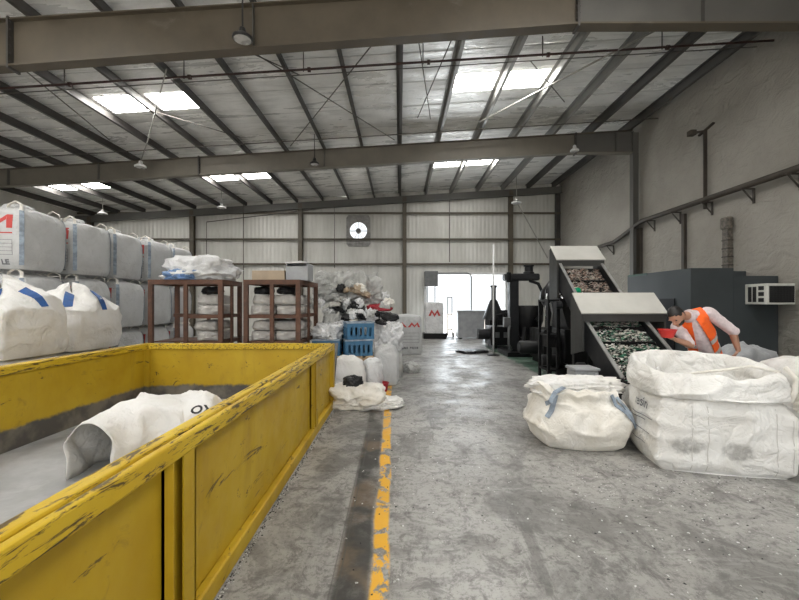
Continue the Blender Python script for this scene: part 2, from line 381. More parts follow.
def crumple(sx, sy, sz, seed=0, sub=5, amp=.12, freq=2.2, ridge=.10, flat=True, box=.35):
    bm = bmesh.new(); bmesh.ops.create_icosphere(bm, subdivisions=sub, radius=1)
    sv = Vector((seed * 5.17, seed * 2.39, seed * 8.11))
    for v in bm.verts:
        n = v.co.normalized(); mx = max(abs(n.x), abs(n.y), abs(n.z)); c = n * (1 - box) + n / mx * box
        q = n * freq + sv
        h = 1 + amp * noise.noise(q) * 1.6 + amp * .6 * noise.noise(q * 2.3)
        g = 1 - abs(noise.noise(q * 1.7 + Vector((3, 1, 2)))) * 2.2
        g2 = 1 - abs(noise.noise(q * 3.9 + Vector((9, 4, 7)))) * 2.2
        g3 = noise.noise(q * 8 + Vector((1, 8, 3)))
        h += ridge * (max(g, -.3) * .8 + max(g2, -.3) * .5 + g3 * .22)
        p = c * h; p.z = p.z if p.z > 0 else p.z * .6
        v.co = Vector((p.x * sx / 2, p.y * sy / 2, p.z * sz / 2))
    lo = -sz * .26
    for v in bm.verts:
        if flat and v.co.z < lo: v.co.z = lo
    z0 = min(v.co.z for v in bm.verts)
    k = sz / (max(v.co.z for v in bm.verts) - z0)
    for v in bm.verts: v.co.z = (v.co.z - z0) * k
    return bm
def mesh_part(bm, name, mat, parent=None, world_off=False, smooth=True, **tags):
    m = MB(); m.bm.free(); m.bm = bm
    return m.build(name, mat, parent, smooth=smooth, local=not world_off, **tags)
def lump(name, label, cat, loc, size, mat, seed, rotz=0, group=None, **k):
    o = mesh_part(crumple(*size, seed=seed, **k), name, mat); o.location = loc; o.rotation_euler = (0, 0, rotz)
    return tag(o, label, cat, group)
def text_bm(txt, size, extrude=0.0, bold=0.0):
    cu = bpy.data.curves.new('lettering', 'FONT'); cu.body = txt; cu.size = size; cu.extrude = extrude; cu.offset = bold
    cu.align_x = 'CENTER'; cu.align_y = 'CENTER'; cu.resolution_u = 3
    o = bpy.data.objects.new('lettering', cu); COL.objects.link(o)
    dg = bpy.context.evaluated_depsgraph_get(); me = bpy.data.meshes.new_from_object(o.evaluated_get(dg))
    bm = bmesh.new(); bm.from_mesh(me); bpy.data.objects.remove(o); bpy.data.curves.remove(cu); bpy.data.meshes.remove(me); return bm
def wrap(bm, tree, origin, right, up, out, off=.004):
    """lay a flat sheet (x, y) on a body: cast back along -out from a plane in front of it"""
    origin, right, up, out = map(Vector, (origin, right, up, out))
    bmesh.ops.triangulate(bm, faces=bm.faces)
    bmesh.ops.subdivide_edges(bm, edges=[e for e in bm.edges if e.calc_length() > .12], cuts=2)
    for v in bm.verts:
        p = origin + right * v.co.x + up * v.co.y + out * .6
        h = tree.ray_cast(p, -out, 1.6)
        v.co = (h[0] + out * (off + v.co.z)) if h[0] else (p - out * .6)
    return bm
def merge_bm(a, b):
    me = bpy.data.meshes.new('tmp'); b.to_mesh(me); a.from_mesh(me); bpy.data.meshes.remove(me); b.free(); return a
def rect_bm(x0, x1, y0, y1, n=4, m=4):
    bm = bmesh.new(); g = [[bm.verts.new((x0 + (x1 - x0) * i / n, y0 + (y1 - y0) * j / m, 0)) for i in range(n + 1)] for j in range(m + 1)]
    for j in range(m):
        for i in range(n): bm.faces.new((g[j][i], g[j][i + 1], g[j + 1][i + 1], g[j + 1][i]))
    return bm

# ================================================================== the building
XL, XR, YF, YB = -16.0, 8.0, -4.2, 20.0
struct(B(XL - .3, XR + .3, YF - .3, YB + .3, -.2, 0).build('floor', M['floor']), 'stained grey concrete warehouse floor with worn yellow line', 'floor')
struct(B(-60, 60, -40, 70, -.35, -.205).build('ground_outside', M['ground']), 'pale concrete yard outside the far door', 'ground')
struct(B(XR, XR + .25, YF, YB + .2, 0, 7.75).build('wall_right', M['wall']), 'tall rough painted block wall along the right side', 'wall')
struct(B(XL - .25, XL, YF, YB + .2, 0, 6.4).build('wall_left', M['sheet']), 'sheet metal wall along the left side', 'wall')
m = MB()   # front wall behind the camera, with wide loading doors
for x0, x1, z0, z1 in ((XL, -9.3, 0, 6.4), (6.3, XR, 0, 7.6), (-9.3, 6.3, 5.7, 6.6)): m.box(x0, x1, YF - .2, YF, z0, z1)
struct(m.build('wall_front', M['sheet']), 'sheet metal wall with wide loading doors behind the viewer', 'wall')
DX0, DX1, DZ = 1.35, 5.25, 3.05            # far door
FX, FZ, FR = -2.05, 5.25, .47              # fan opening
m = MB()
m.box(XL, FX - FR, YB, YB + .15, 0, 6.95); m.box(FX - FR, FX + FR, YB, YB + .15, 0, FZ - FR); m.box(FX - FR, FX + FR, YB, YB + .15, FZ + FR, 7.1)
m.box(FX + FR, DX0, YB, YB + .15, 0, 7.35); m.box(DX0, DX1, YB, YB + .15, DZ, 7.55); m.box(DX1, XR, YB, YB + .15, 0, 7.7)
struct(m.build('wall_far', M['sheet']), 'ribbed pale sheet metal wall at the far end', 'wall')
# roof sheet (slopes up to the right)
m = MB(); m.prism([(XL - .3, zr(XL - .3)), (XR + .3, zr(XR + .3)), (XR + .3, zr(XR + .3) + .12), (XL - .3, zr(XL - .3) + .12)], YF - .3, YB + .3, 'y')
struct(m.build('ceiling', M['foil']), 'sloping roof lined with wrinkled silver foil insulation', 'ceiling')
# skylight panels let into the lining
SKY = [(x0, x0 + 2.54, y, wx) for x0, wx in ((1.27, 'right'), (-7.62, 'middle'), (-13.97, 'left')) for y in (-1.2, 3.9, 10.2, 16.1)]
for x0, x1, y, wx in SKY:
    if wx == 'left' and y == 10.2: continue
    root = thing('skylight', {'right': 'bright skylight high on the right of the roof', 'middle': 'bright skylight above the middle of the hall', 'left': 'bright skylight far over the stacked bulk bags'}[wx] +
                 {-1.2: ', behind the viewer', 3.9: ', in front of the near roof beam', 10.2: ', between the two roof beams', 16.1: ', beyond the second roof beam'}[y], 'skylight', (x0, y, zr(x0)), 0, None, 'structure')
    s_ = (x1 - x0) / 2
    for k in range(2):
        a, b = x0 + k * s_ + .11, x0 + (k + 1) * s_ - .11
        mm = MB(); mm.prism([(a, zr(a) - .012), (b, zr(b) - .012), (b, zr(b) - .002), (a, zr(a) - .002)], y - .38, y + .38, 'y'); mm.build('glazing_panel', M['skylight'], root)
# purlins run front to back
for k in range(-12, 7):
    x = k * 1.27; z = zr(x); pm = MB()
    pm.box(x - .008, x + .008, YF, YB, z - .22, z - .005); pm.box(x, x + .075, YF, YB, z - .235, z - .215); pm.box(x - .075, x, YF, YB, z - .02, z - .004)
    struct(pm.build('roof_purlin', M['purlin'] if k < 1 else M['purlin_skylit'] if k < 5 else M['purlin']), 'steel purlin painted in shade, running front to back under the roof' if k < 1 else 'steel purlin under the right half of the roof', 'purlin', 'roof purlins, left half' if k < 1 else 'roof purlins, right half')
# two big tapered roof beams and the end beam
def rafter(Y, zl, slope, xj, zflat, label, bm_='beam'):
    root = thing('roof_beam', label, 'beam', (xj, Y, zflat), 0, None, 'structure')
    top = lambda x: zr(x) - .235
    bot = lambda x: min(zflat, zl + slope * (x - XL))
    w = MB(); w.prism([(XL, bot(XL)), (xj, bot(xj)), (xj, top(xj)), (XL, top(XL))], Y - .012, Y + .012, 'y'); w.build('web', M[bm_], root)
    w = MB(); w.prism([(xj, bot(xj)), (XR - .26, zflat), (XR - .26, top(XR)), (xj, top(xj))], Y - .011, Y + .011, 'y'); w.build('haunch_web', M['beam_grey'], root, label='greyer web plate of the haunch')
    f = MB(); f.prism([(XL, bot(XL) - .03), (xj, bot(xj) - .03), (xj, bot(xj)), (XL, bot(XL))], Y - .11, Y + .11, 'y'); f.build('bottom_flange', M[bm_], root)
    f = MB(); f.prism([(xj, bot(xj) - .03), (XR - .26, zflat - .03), (XR - .26, zflat), (xj, bot(xj))], Y - .11, Y + .11, 'y'); f.build('haunch_flange', M[bm_], root)
    f = MB(); f.prism([(XL, top(XL) - .02), (XR - .26, top(XR - .26) - .02), (XR - .26, top(XR - .26)), (XL, top(XL))], Y - .1, Y + .1, 'y'); f.build('top_flange', M['beam'], root)
    for xs in (-6.66, xj):
        p = MB(); p.box(xs - .018, xs + .018, Y - .115, Y + .115, bot(xs) - .07, top(xs) + .02)
        for q in range(6):
            zz = bot(xs) + .06 + q * (top(xs) - bot(xs) - .12) / 5
            p.tube([(xs - .035, Y - .08, zz), (xs + .035, Y - .08, zz)], .016, 6)
        p.build('splice_plate', M['purlin'], root)
    for xs in (-13.0, -10, -2.5, 5.2 if xj < 5 else 7.2):
        MB().box(xs - .006, xs + .006, Y - .1, Y + .1, bot(xs), top(xs) - .02).build('stiffener', M['beam_grey'], root)
    return root
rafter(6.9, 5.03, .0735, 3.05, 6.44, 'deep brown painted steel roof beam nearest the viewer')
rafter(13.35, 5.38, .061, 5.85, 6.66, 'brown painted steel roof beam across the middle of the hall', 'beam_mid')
m = MB(); m.prism([(XL, zr(XL) - .55), (XR, zr(XR) - .55), (XR, zr(XR) - .24), (XL, zr(XL) - .24)], 19.7, 19.74, 'y'); m.prism([(XL, zr(XL) - .58), (XR, zr(XR) - .58), (XR, zr(XR) - .55), (XL, zr(XL) - .55)], 19.62, 19.82, 'y')
struct(m.build('roof_beam', M['beam_grey']), 'slim grey roof beam against the far end wall', 'beam')
# columns
for Y, lab in ((6.9, 'steel column at the right end of the near roof beam'), (13.35, 'steel column on the right wall under the second roof beam'), (19.85, 'steel corner column where right wall meets far wall')):
    c = MB(); c.box(7.74, 7.76, Y - .1, Y + .1, 0, 7.35); c.box(7.76, 7.98, Y - .008, Y + .008, 0, 7.35)
    struct(c.build('column', M['purlin'] if Y > 19 else M['beam_grey']), lab, 'column')
for x, lab in ((-15.3, 'column of the far wall at its left end'), (-10.25, 'column of the far wall behind the stacked bulk bags'), (-4.9, 'column of the far wall left of the round fan'), (.25, 'column of the far wall between fan and far door'), (5.5, 'column of the far wall right of the far door')):
    c = MB(); c.box(x - .1, x + .1, 19.69, 19.70, 0, zr(x) - .3); c.box(x - .006, x + .006, 19.70, 19.9, 0, zr(x) - .3); c.box(x - .1, x + .1, 19.9, 19.91, 0, zr(x) - .3)
    struct(c.build('column', M['beam']), lab, 'column')
for z, lab in ((6.15, 'topmost wall rail of the far wall'), (4.85, 'wall rail of the far wall crossing below the fan'), (3.62, 'wall rail of the far wall just above the far door')):
    c = MB(); c.box(XL, XR, 19.85, 19.99, z - .01, z + .01); c.box(XL, XR, 19.84, 19.855, z - .09, z + .01)
    struct(c.build('wall_rail', M['beam']), lab, 'wall rail')
m = MB()
for x in (DX0 - .06, DX1 + .06): m.box(x - .06, x + .06, 19.9, 20.18, 0, DZ + .12)
m.box(DX0, DX1, 19.9, 20.18, DZ, DZ + .12)
struct(m.build('trim_door', M['white_metal']), 'pale steel frame round the bright far door', 'door frame')
# cross bracing and pipes under the roof
def roofpt(px, py, drop):
    a, b = (px - 400) / 400, (303 - py) / 400      # z = 1.65 + b Y, x = a Y, plane z = zr(x) - drop
    Y = (7.65 - .062 * 8 - drop - 1.65) / (b - .062 * a)
    return Vector((a * Y, Y, 1.65 + b * Y))
RODS = [((258, 55), (395, 140)), ((375, 42), (291, 146)), ((419, 40), (431, 119)), ((452, 40), (418, 118)), ((25, 70), (110, 140)), ((100, 95), (240, 137)), ((531, 61), (565, 102)), ((245, 50), (300, 75))]
for (a, b) in RODS:
    struct(MB().tube([roofpt(*a, .30), roofpt(*b, .30)], .013, 6).build('bracing_rod', M['rod']), 'thin dark diagonal bracing rod between the roof beams', 'bracing rod', 'dark bracing rods')
struct(MB().tube([roofpt(655, 31, .42), roofpt(480, 122, .42)], .02, 8).build('bracing_strut', M['rod_light']), 'pale diagonal strut under the roof right of the skylight', 'strut')
for Y, drop, r, mt, lab in ((8.5, .42, .024, 'red_pipe', 'long dark red pipe hung across the roof behind the near beam'), (8.9, .30, .011, 'rod', 'thin wire strung across the roof behind the dark red pipe'), (12.3, .32, .016, 'rod', 'thin conduit across the roof before the second beam')):
    root = thing('ceiling_pipe', lab, 'pipe', (0, Y, zr(0) - drop), 0, None, 'structure')
    MB().tube([(XL, Y, zr(XL) - drop), (XR - .05, Y, zr(XR) - drop)], r, 8).build('pipe_run', M[mt], root)
    if r > .02:
        for k in range(-5, 3):
            x = k * 2.54 + .5; MB().tube([(x, Y, zr(x) - drop - .04), (x, Y, zr(x) - .02)], .012, 6).build('hanger', M['rod'], root)
            MB().tube([(x + .09, Y, zr(x) - drop), (x + .15, Y, zr(x) - drop)], .05, 8).build('coupling', M['red_pipe'], root)
# high bay lamps
def lamp(loc, r, ztop, label, mat='lamp_body', slack=None):
    root = thing('hanging_lamp', label, 'lamp', loc); x, y, z = loc
    MB().tube(slack or [(x, y, ztop), (x, y, z + .16)], .014, 6).build('cable', M['cable' if mat == 'lamp_body' else 'rod_light'], root)
    MB().lathe([(.02, .2), (.05, .17), (.06, .1), (r * .55, .085), (r, .03), (r, -.0), (r * .86, -.012)], loc, 24).build('housing', M[mat], root, smooth=True, angle=40)
    MB().lathe([(0, -.018), (r * .84, -.016), (r * .84, -.006), (0, -.004)], loc, 24).build('lens', M['lamp_lens'], root)
p = at(243, 39, 6.55); lamp(p, .16, zr(p.x) - .02, 'round black hanging lamp in front of the near roof beam')
p = at(141, 167, 12.5); q = roofpt(167, 69, .42); lamp(p, .17, 0, 'small hanging lamp on a slanted cable below the second beam, left', 'white_metal', [q, (q.x + (p.x - q.x) * .6, q.y + (p.y - q.y) * .6, q.z + (p.z - q.z) * .65), (p.x, p.y, p.z + .16)])
p = at(315, 164, 12.6); lamp(p, .14, zr(p.x) - .02, 'small dark hanging lamp in front of the second roof beam')
p = at(222, 208, 17.8); lamp(p, .2, zr(p.x) - .02, 'white hanging lamp before the far wall, left of the fan', 'white_metal')
p = at(103, 214, 17.8); lamp(p, .2, zr(p.x) - .02, 'white hanging lamp above the stacked bulk bags', 'white_metal')
p = at(517, 203, 17.8); lamp(p, .22, zr(p.x) - .02, 'white hanging lamp near the far right corner', 'white_metal')
p = at(575, 151, 13.1); lamp(p, .14, 6.7, 'small flat lamp under the haunch of the second beam', 'white_metal')
# fan in the far wall
root = thing('exhaust_fan', 'round exhaust fan with daylight shining through the far wall', 'fan', (FX, 20, FZ))
m = MB(); N = 32
outer = []; inner = []
for yy in (19.93, 19.99):
    oo = []; ii = []
    for k in range(N):
        a = 2 * math.pi * (k + .5) / N; c, s_ = math.cos(a), math.sin(a); q = max(abs(c), abs(s_))
        oo.append(m.bm.verts.new((FX + .60 * c / q, yy, FZ + .78 * s_ / q))); ii.append(m.bm.verts.new((FX + .43 * c, yy, FZ + .43 * s_)))
    outer.append(oo); inner.append(ii)
for k in range(N):
    j = (k + 1) % N
    for L in (0, 1): m.bm.faces.new((outer[L][k], outer[L][j], inner[L][j], inner[L][k]))
    m.bm.faces.new((outer[0][k], outer[0][j], outer[1][j], outer[1][k])); m.bm.faces.new((inner[0][k], inner[0][j], inner[1][j], inner[1][k]))
m.build('mounting_plate', M['foam'], root)
fan_motor = MB().lathe([(0, -.1), (.11, -.1), (.13, -.06), (.13, .1), (0, .1)], (FX, 19.98, FZ), 20, (0, 1, 0)).build('motor', M['steel_grey'], root, smooth=True, angle=40)
m = MB()
for k in range(6):
    a = k * 2 * math.pi / 6; u = Vector((math.cos(a), 0, math.sin(a))); v = Vector((-math.sin(a), .6, math.cos(a))); c0 = Vector((FX, 20.05, FZ))
    q = [c0 + u * .12 - v * .01, c0 + u * .40 - v * .02, c0 + u * .40 + v * .02, c0 + u * .12 + v * .01]; vs = [m.bm.verts.new(x) for x in q]; ws = [m.bm.verts.new(x + Vector((0, .008, 0))) for x in q]
    m.bm.faces.new(vs); m.bm.faces.new(ws[::-1])
    for i in range(4): m.bm.faces.new((vs[i], ws[i], ws[(i + 1) % 4], vs[(i + 1) % 4]))
m.build('fan_blades', M['white_metal'], fan_motor)
m = MB(); 
for a in (0, math.pi / 2): m.bar((FX - .43 * math.cos(a), 19.95, FZ - .43 * math.sin(a)), (FX + .43 * math.cos(a), 19.95, FZ + .43 * math.sin(a)), .02, .02)
m.build('motor_bracket', M['steel_grey'], fan_motor)
# thin pipes on the far wall
for pts, lab in (([at(207, 262, 19.78), at(207, 222, 19.78), at(335, 207, 19.6), at(335, 268, 19.6)], 'thin dark pipe looping across the far wall left of the fan'), ([at(244, 285, 19.6), at(244, 190, 19.6)], 'thin vertical pipe on the far wall above the racks'), ([at(450, 262, 19.6), at(450, 190, 19.6)], 'thin vertical pipe on the far wall above the far door'), ([at(548, 258, 19.6), at(519, 205, 17.9)], 'pale diagonal rod in the far right corner')):
    struct(MB().tube(pts, .022, 6).build('wall_pipe', M['rod'] if 'dark' in lab or 'vertical' in lab else M['rod_light']), lab, 'pipe')
# service pipe on brackets along the right wall
root = thing('service_pipe', 'brown service pipe on brackets along the right wall, stepping down at its far end', 'pipe', (7.8, 10, 4.2), 0, None, 'structure')
run = [(7.8, 4.6, 4.29), (7.8, 12.9, 4.29), (7.8, 14.0, 4.0), (7.8, 14.6, 3.86), (7.8, 16.2, 3.84)]
MB().tube(run, .07, 10).build('pipe_run', M['rail'], root, smooth=True)
MB().tube([(x + .12, y, z + .07) for x, y, z in run], .03, 8).build('cable_run', M['rail'], root, smooth=True)
for y, z in ((6.6, 4.22), (7.95, 4.22), (9.0, 4.22), (10.2, 4.22), (11.35, 4.22), (12.5, 4.22), (14.9, 3.78), (15.9, 3.78)):
    b = MB(); b.bar((7.68, y, z), (7.985, y, z), .045, .03); b.bar((7.97, y, z), (7.97, y, z - .33), .045, .03); b.bar((7.72, y, z - .01), (7.96, y, z - .28), .03, .02); b.build('bracket', M['rail'], root)
for (px, y0, y1, w, mt, lab) in ((683, 214, 279, .05, 'rail', 'slim brown pipe dropping from the service pipe to the cabin roof'), (637, 229, 276, .2, 'rail', 'broad brown cable duct down the right wall below the service pipe'), (704, 131, 209, .018, 'rail', 'thin brown conduit up the right wall to a wall lamp')):
    Y = 7.9 * 400 / (px - 400)
    struct(MB().box(7.9, 7.985, Y - w, Y + w, at(px, y1, Y).z, at(px, y0, Y).z).build('wall_conduit', M[mt]), lab, 'conduit')
Y = 7.9 * 400 / 327; z0, z1 = at(727, 270, Y).z, at(727, 217, Y).z
root = thing('wall_duct', 'mottled grey upright duct with a bulbous top on the right wall above the cabin', 'duct', (7.9, Y, z0), 0, None, 'structure')
MB().box(7.86, 7.985, Y - .08, Y + .08, z0, z1 - .2).build('duct_body', M['duct'], root); MB().box(7.82, 7.985, Y - .13, Y + .13, z1 - .3, z1, bevel=.05).build('duct_head', M['duct'], root); MB().box(7.84, 7.86, Y - .06, Y + .06, z1 - .22, z1 - .12).build('dark_opening', M['dark_slot'], root)
for k in range(4): MB().box(7.85, 7.99, Y - .09, Y + .09, z0 + .1 + k * .2, z0 + .13 + k * .2).build('clip', M['rail'], root)
Y = 7.85 * 400 / 302; z = at(702, 131, Y).z
root = thing('wall_lamp', 'small brown lamp bracket high on the right wall', 'lamp', (7.9, Y, z))
MB().bar((7.99, Y, z), (7.7, Y + .12, z), .05, .05).build('arm', M['rail'], root); MB().box(7.6, 7.76, Y + .03, Y + .2, z - .08, z + .06, bevel=.02).build('lamp_head', M['rail'], root); MB().bar((7.97, Y - .25, z + .1), (7.97, Y + .25, z - .02), .06, .04).build('wall_plate', M['rail'], root)

# ================================================================== grey cabin and air conditioner
root = thing('cabin', 'dark grey painted cabin standing against the right wall behind the worker', 'cabin', (7, 9.5, 0))
x0, y0 = 6.13, 8.42
MB().prism([(x0, y0), (7.03, y0), (7.03, 9.2), (7.97, 9.2), (7.97, 11.2), (x0 + .5, 11.2), (x0, 10.75)], 0, 2.385, 'z').build('cabin_body', M['cabin'], root)
MB().box(7.035, 7.97, y0, 9.195, 0, 2.22).build('low_section', M['cabin'], root)
MB().box(x0 - .012, x0, 9.9, 10.7, 2.34, 2.395).build('trim_strip', M['cabin_green'], root, label='green trim strip')
MB().box(x0 - .02, x0 - .002, 8.9, 9.7, .05, 1.75).build('dark_doorway', M['black'], root)
ax0, ax1, ay0, ay1, az0, az1 = 7.27, 7.84, 7.92, 8.4205, 1.62, 2.04
root = thing('air_conditioner', 'off white window air conditioner sticking out of the dark cabin', 'air conditioner', (7.55, 8.2, az0))
MB().box(ax0, ax1, ay0, ay1, az0, az1, bevel=.012).build('casing', M['ac_white'], root)
MB().box(ax0 + .05, ax1 - .03, ay0 - .012, ay0 + .02, az0 + .04, az1 - .05).build('coil_grille', M['dark_slot'], root); coil = bpy.data.objects['coil_grille']
m = MB()
for k in range(9): m.box(ax0 + .05, ax1 - .03, ay0 - .016, ay0 - .01, az0 + .06 + k * .038, az0 + .066 + k * .038)
for k in range(8): m.box(ax0 + .09 + k * .06, ax0 + .095 + k * .06, ay0 - .016, ay0 - .01, az0 + .04, az1 - .05)
m.build('grille_wires', M['charcoal'], coil)
for k in range(3): MB().box(ax0 - .006, ax0 + .01, ay0 + .06, ay0 + .18, az0 + .05 + k * .12, az0 + .13 + k * .12).build('square_vent', M['dark_slot'], root)
for k in range(2): MB().box(ax0 - .006, ax0 + .01, ay0 + .23 + k * .11, ay0 + .31 + k * .11, az0 + .05, az1 - .06).build('side_louvre', M['dark_slot'], root)

# ================================================================== the yellow open-top bin
CX0, CX1, CY0, CY1, CH = -4.05, -1.03, -1.6, 6.36, 1.015
bin_ = thing('skip_container', 'long open-top yellow steel skip with chipped rims on the left of the aisle', 'skip', (CX1, CY0, 0))
B(CX0 + .096, CX1 - .096, CY0 + .1, CY1 - .1, .10, .15).build('bin_floor', M['bin_floor'], bin_, label='worn grey steel floor')
for nm, a in (('side_wall', (CX1 - .095, CX1 - .06, CY0, CY1, .05, .95)), ('side_wall', (CX0 + .06, CX0 + .095, CY0, CY1, .05, .95)), ('end_wall', (CX0 + .06, CX1 - .06, CY1 - .095, CY1 - .06, .05, .95)), ('end_wall', (CX0 + .06, CX1 - .06, CY0 + .06, CY0 + .095, .05, .95))):
    o = B(*a).build(nm, M['yellow'] if a[1] > -1.2 and a[0] > -1.2 else M['yellow_in'], bin_)
def railbox(name, x0, x1, y0, y1, z0, z1, mat): B(x0, x1, y0, y1, z0, z1, bevel=.012).build(name, M[mat], bin_)
railbox('top_rail', CX1 - .125, CX1 - .052, CY0, CY1, .93, CH, 'yellow_rim'); railbox('rim_lip', CX1 - .042, CX1, CY0, CY1, .915, CH - .006, 'yellow_rim'); B(CX1 - .055, CX1 - .04, CY0 + .01, CY1 - .01, .93, CH - .03).build('rim_web', M['rust'], bin_); railbox('top_rail', CX0, CX0 + .12, CY0, CY1, .925, CH, 'yellow_rim')
railbox('top_rail', CX0 + .121, CX1 - .121, CY1 - .12, CY1, .925, CH, 'yellow_rim'); railbox('top_rail', CX0 + .121, CX1 - .121, CY0, CY0 + .12, .925, CH, 'yellow_rim')
railbox('bottom_rail', CX1 - .06, CX1, CY0, CY1, 0, .115, 'yellow'); railbox('bottom_rail', CX0, CX0 + .06, CY0, CY1, 0, .115, 'yellow'); railbox('bottom_rail', CX0 + .06, CX1 - .06, CY1 - .06, CY1, 0, .115, 'yellow')
for yc in (-1.15, 1.93, 4.97):
    for xs in (CX1, CX0):
        s_ = -1 if xs == CX1 else 1
        m = MB(); m.box(xs + s_ * .004, xs + s_ * .012, yc - .01, yc + .1, .116, .924); m.box(xs + s_ * .004, xs + s_ * .06, yc - .1, yc - .092, .116, .924); m.box(xs + s_ * .004, xs + s_ * .06, yc + .09, yc + .1, .116, .924); m.box(xs + s_ * .045, xs + s_ * .06, yc - .1, yc, .116, .924)
        m.build('side_post', M['yellow'], bin_)
m = MB(); m.box(CX1 - .12, CX1 - .001, CY1 - .1, CY1 + .001, .116, .924); m.build('corner_post', M['yellow'], bin_)
m = MB(); m.box(CX0 + .095, CX0 + .16, CY1 - .16, CY1 - .095, .15, .93); m.build('corner_post', M['yellow_in'], bin_)
# collapsed bulk bag lying in the bin: an open mouth at its near left, body swinging right
def tunnel_bag():
    axis = [(-2.60, 3.34, 0), (-2.55, 3.62, 0), (-2.42, 3.88, 0), (-2.24, 4.05, 0), (-2.06, 4.12, 0), (-1.92, 4.16, 0), (-1.82, 4.18, 0)]
    wid = [.42, .52, .74, .86, .86, .8, .6]; hgt = [.46, .49, .55, .53, .50, .49, .34]
    bm = bmesh.new(); secs = []; n = 40; fine = []
    for i in range(len(axis) - 1):
        for k in range(8):
            u = k / 8; u2 = u * u * (3 - 2 * u) * .3 + u * .7
            fine.append((Vector(axis[i]).lerp(Vector(axis[i + 1]), u), wid[i] + (wid[i + 1] - wid[i]) * u2, hgt[i] + (hgt[i + 1] - hgt[i]) * u2))
    fine.append((Vector(axis[-1]), wid[-1], hgt[-1]))
    for i, (c, w, h) in enumerate(fine):
        d = (fine[min(i + 3, len(fine) - 1)][0] - fine[max(i - 3, 0)][0]).normalized(); sd = Vector((d.y, -d.x, 0)); sec = []
        for k in range(n + 1):
            a = math.pi * k / n; ca, sa = math.cos(a), math.sin(a)
            p = c + sd * (w / 2 * math.copysign(abs(ca) ** .7, ca)) + Vector((0, 0, h * sa ** .75))
            q = p * 3.2
            g = (1 - abs(noise.noise(p * 3.0))) ** 4 * .075 + (1 - abs(noise.noise(p * 7 + Vector((3, 3, 3))))) ** 4 * .012
            p += noise.noise_vector(q) * .035 * sa + (sd * ca + Vector((0, 0, sa))) * g
            p.z = max(.003, p.z) + .15; sec.append(bm.verts.new(p))
        secs.append(sec)
    for a, b in zip(secs, secs[1:]):
        for k in range(n): bm.faces.new((a[k], a[k + 1], b[k + 1], b[k]))
    bm.faces.new(secs[-1]); bm.faces.new([v for s_ in secs for v in (s_[0],)][::-1] + [s_[-1] for s_ in secs]) if False else None
    return bm
tb = tunnel_bag(); tree = BVHTree.FromBMesh(tb)
root = thing('bulk_bag', 'empty white bulk bag lying collapsed inside the yellow skip, its mouth open', 'bulk bag', (-2, 3.9, .15))
txt = wrap(text_bm('OX', .13, 0, .004), tree, (-1.90, 3.9, .58), (1, .1, 0), (0, .35, .93), (0, -.8, .6))
o = mesh_part(tb, 'bag_cloth', M['bag'], root, True); sm = o.modifiers.new('thickness', 'SOLIDIFY'); sm.thickness = .008
mesh_part(txt, 'printed_letters', M['print_black'], root, True, False)

# ================================================================== stacked full bulk bags on the left
def stacked_bag(seed):
    root = thing('bulk_bag', 'x', 'bulk bag')
    w = d = .98; H = 1.02
    bm = ring_mesh(w, d, [(.0, 0, .4), (.8, 0, .35), (.93, .03, .3), (1.0, .15, .36), (1.05, .45, .48), (1.04, .75, .48), (.98, .92, .40), (.86, 1.00, .5), (.5, 1.05, .8), (.2, 1.07, 1), (.0, 1.08, 1)], seed, 88, 4, .024, 2.0, .012, 4, 0, None, .008)
    tree = BVHTree.FromBMesh(bm)
    # print on the front: red letter, lines, small black letters
    red = merge_bm(merge_bm(rect_bm(-.34, -.27, .64, .86, 1, 2), rect_bm(.26, .34, .64, .86, 1, 2)), wrap_poly([(-.27, .86), (0, .66), (.26, .86), (.26, .78), (0, .60), (-.27, .78)]))
    red = merge_bm(red, rect_bm(-.34, .34, .555, .575, 8, 1))
    blk = bmesh.new()
    for q in (.45, .39, .33, .27, .21): merge_bm(blk, rect_bm(-.33, .33, q, q + .006, 8, 1))
    for q in (-.33, .0, .325): merge_bm(blk, rect_bm(q, q + .006, .21, .455, 1, 3))
    tx = text_bm('LE', .11, 0, .006); bmesh.ops.translate(tx, vec=(.22, .09, 0), verts=tx.verts); merge_bm(blk, tx)
    for bmx, nm, mt in ((red, 'red_print', 'print_red'), (blk, 'black_print', 'print_grey')):
        mesh_part(wrap(bmx, tree, (0, -.2, .02), (1, 0, 0), (0, 0, 1), (0, -1, 0), .005), nm, M[mt], root, False, False)
    mesh_part(bm, 'bag_body', M['bag_grey'], root)
    for sx, sy in ((1, -1), (-1, -1), (1, 1), (-1, 1)):
        out = Vector((sx, sy, 0)).normalized(); pts = []
        for k in range(13):
            z = .07 + k * .074; h = tree.ray_cast(Vector((0, 0, z)) + out * 1.2, -out, 1.2); pts.append((h[0] if h[0] else Vector((sx * .45, sy * .45, z))) + out * .003)
        mm = MB(); mm.ribbon(pts, out, .062, .006); mm.build('corner_strap', M['pale_blue'], root, local=True, smooth=False)
        t0 = pts[-1]; lp = [t0 - out * .02, t0 + Vector((-sx * .02, -sy * .02, .1)), t0 + Vector((-sx * .12, -sy * .04, .16)), t0 + Vector((-sx * .22, -sy * .03, .10)), t0 + Vector((-sx * .26, -sy * .05, .03))]
        MB().ribbon(lp, [out, (0, 0, 1), (0, 0, 1), (0, 0, 1), (0, 0, 1)], .05, .008).build('lifting_loop', M['bag_cream'], root, local=True)
    mesh_part(crumple(.34, .34, .12, seed + 30, 4, .1, 2.5, .12), 'tied_neck', M['bag_grey'], root).location = (0, 0, 1.03)
    return root
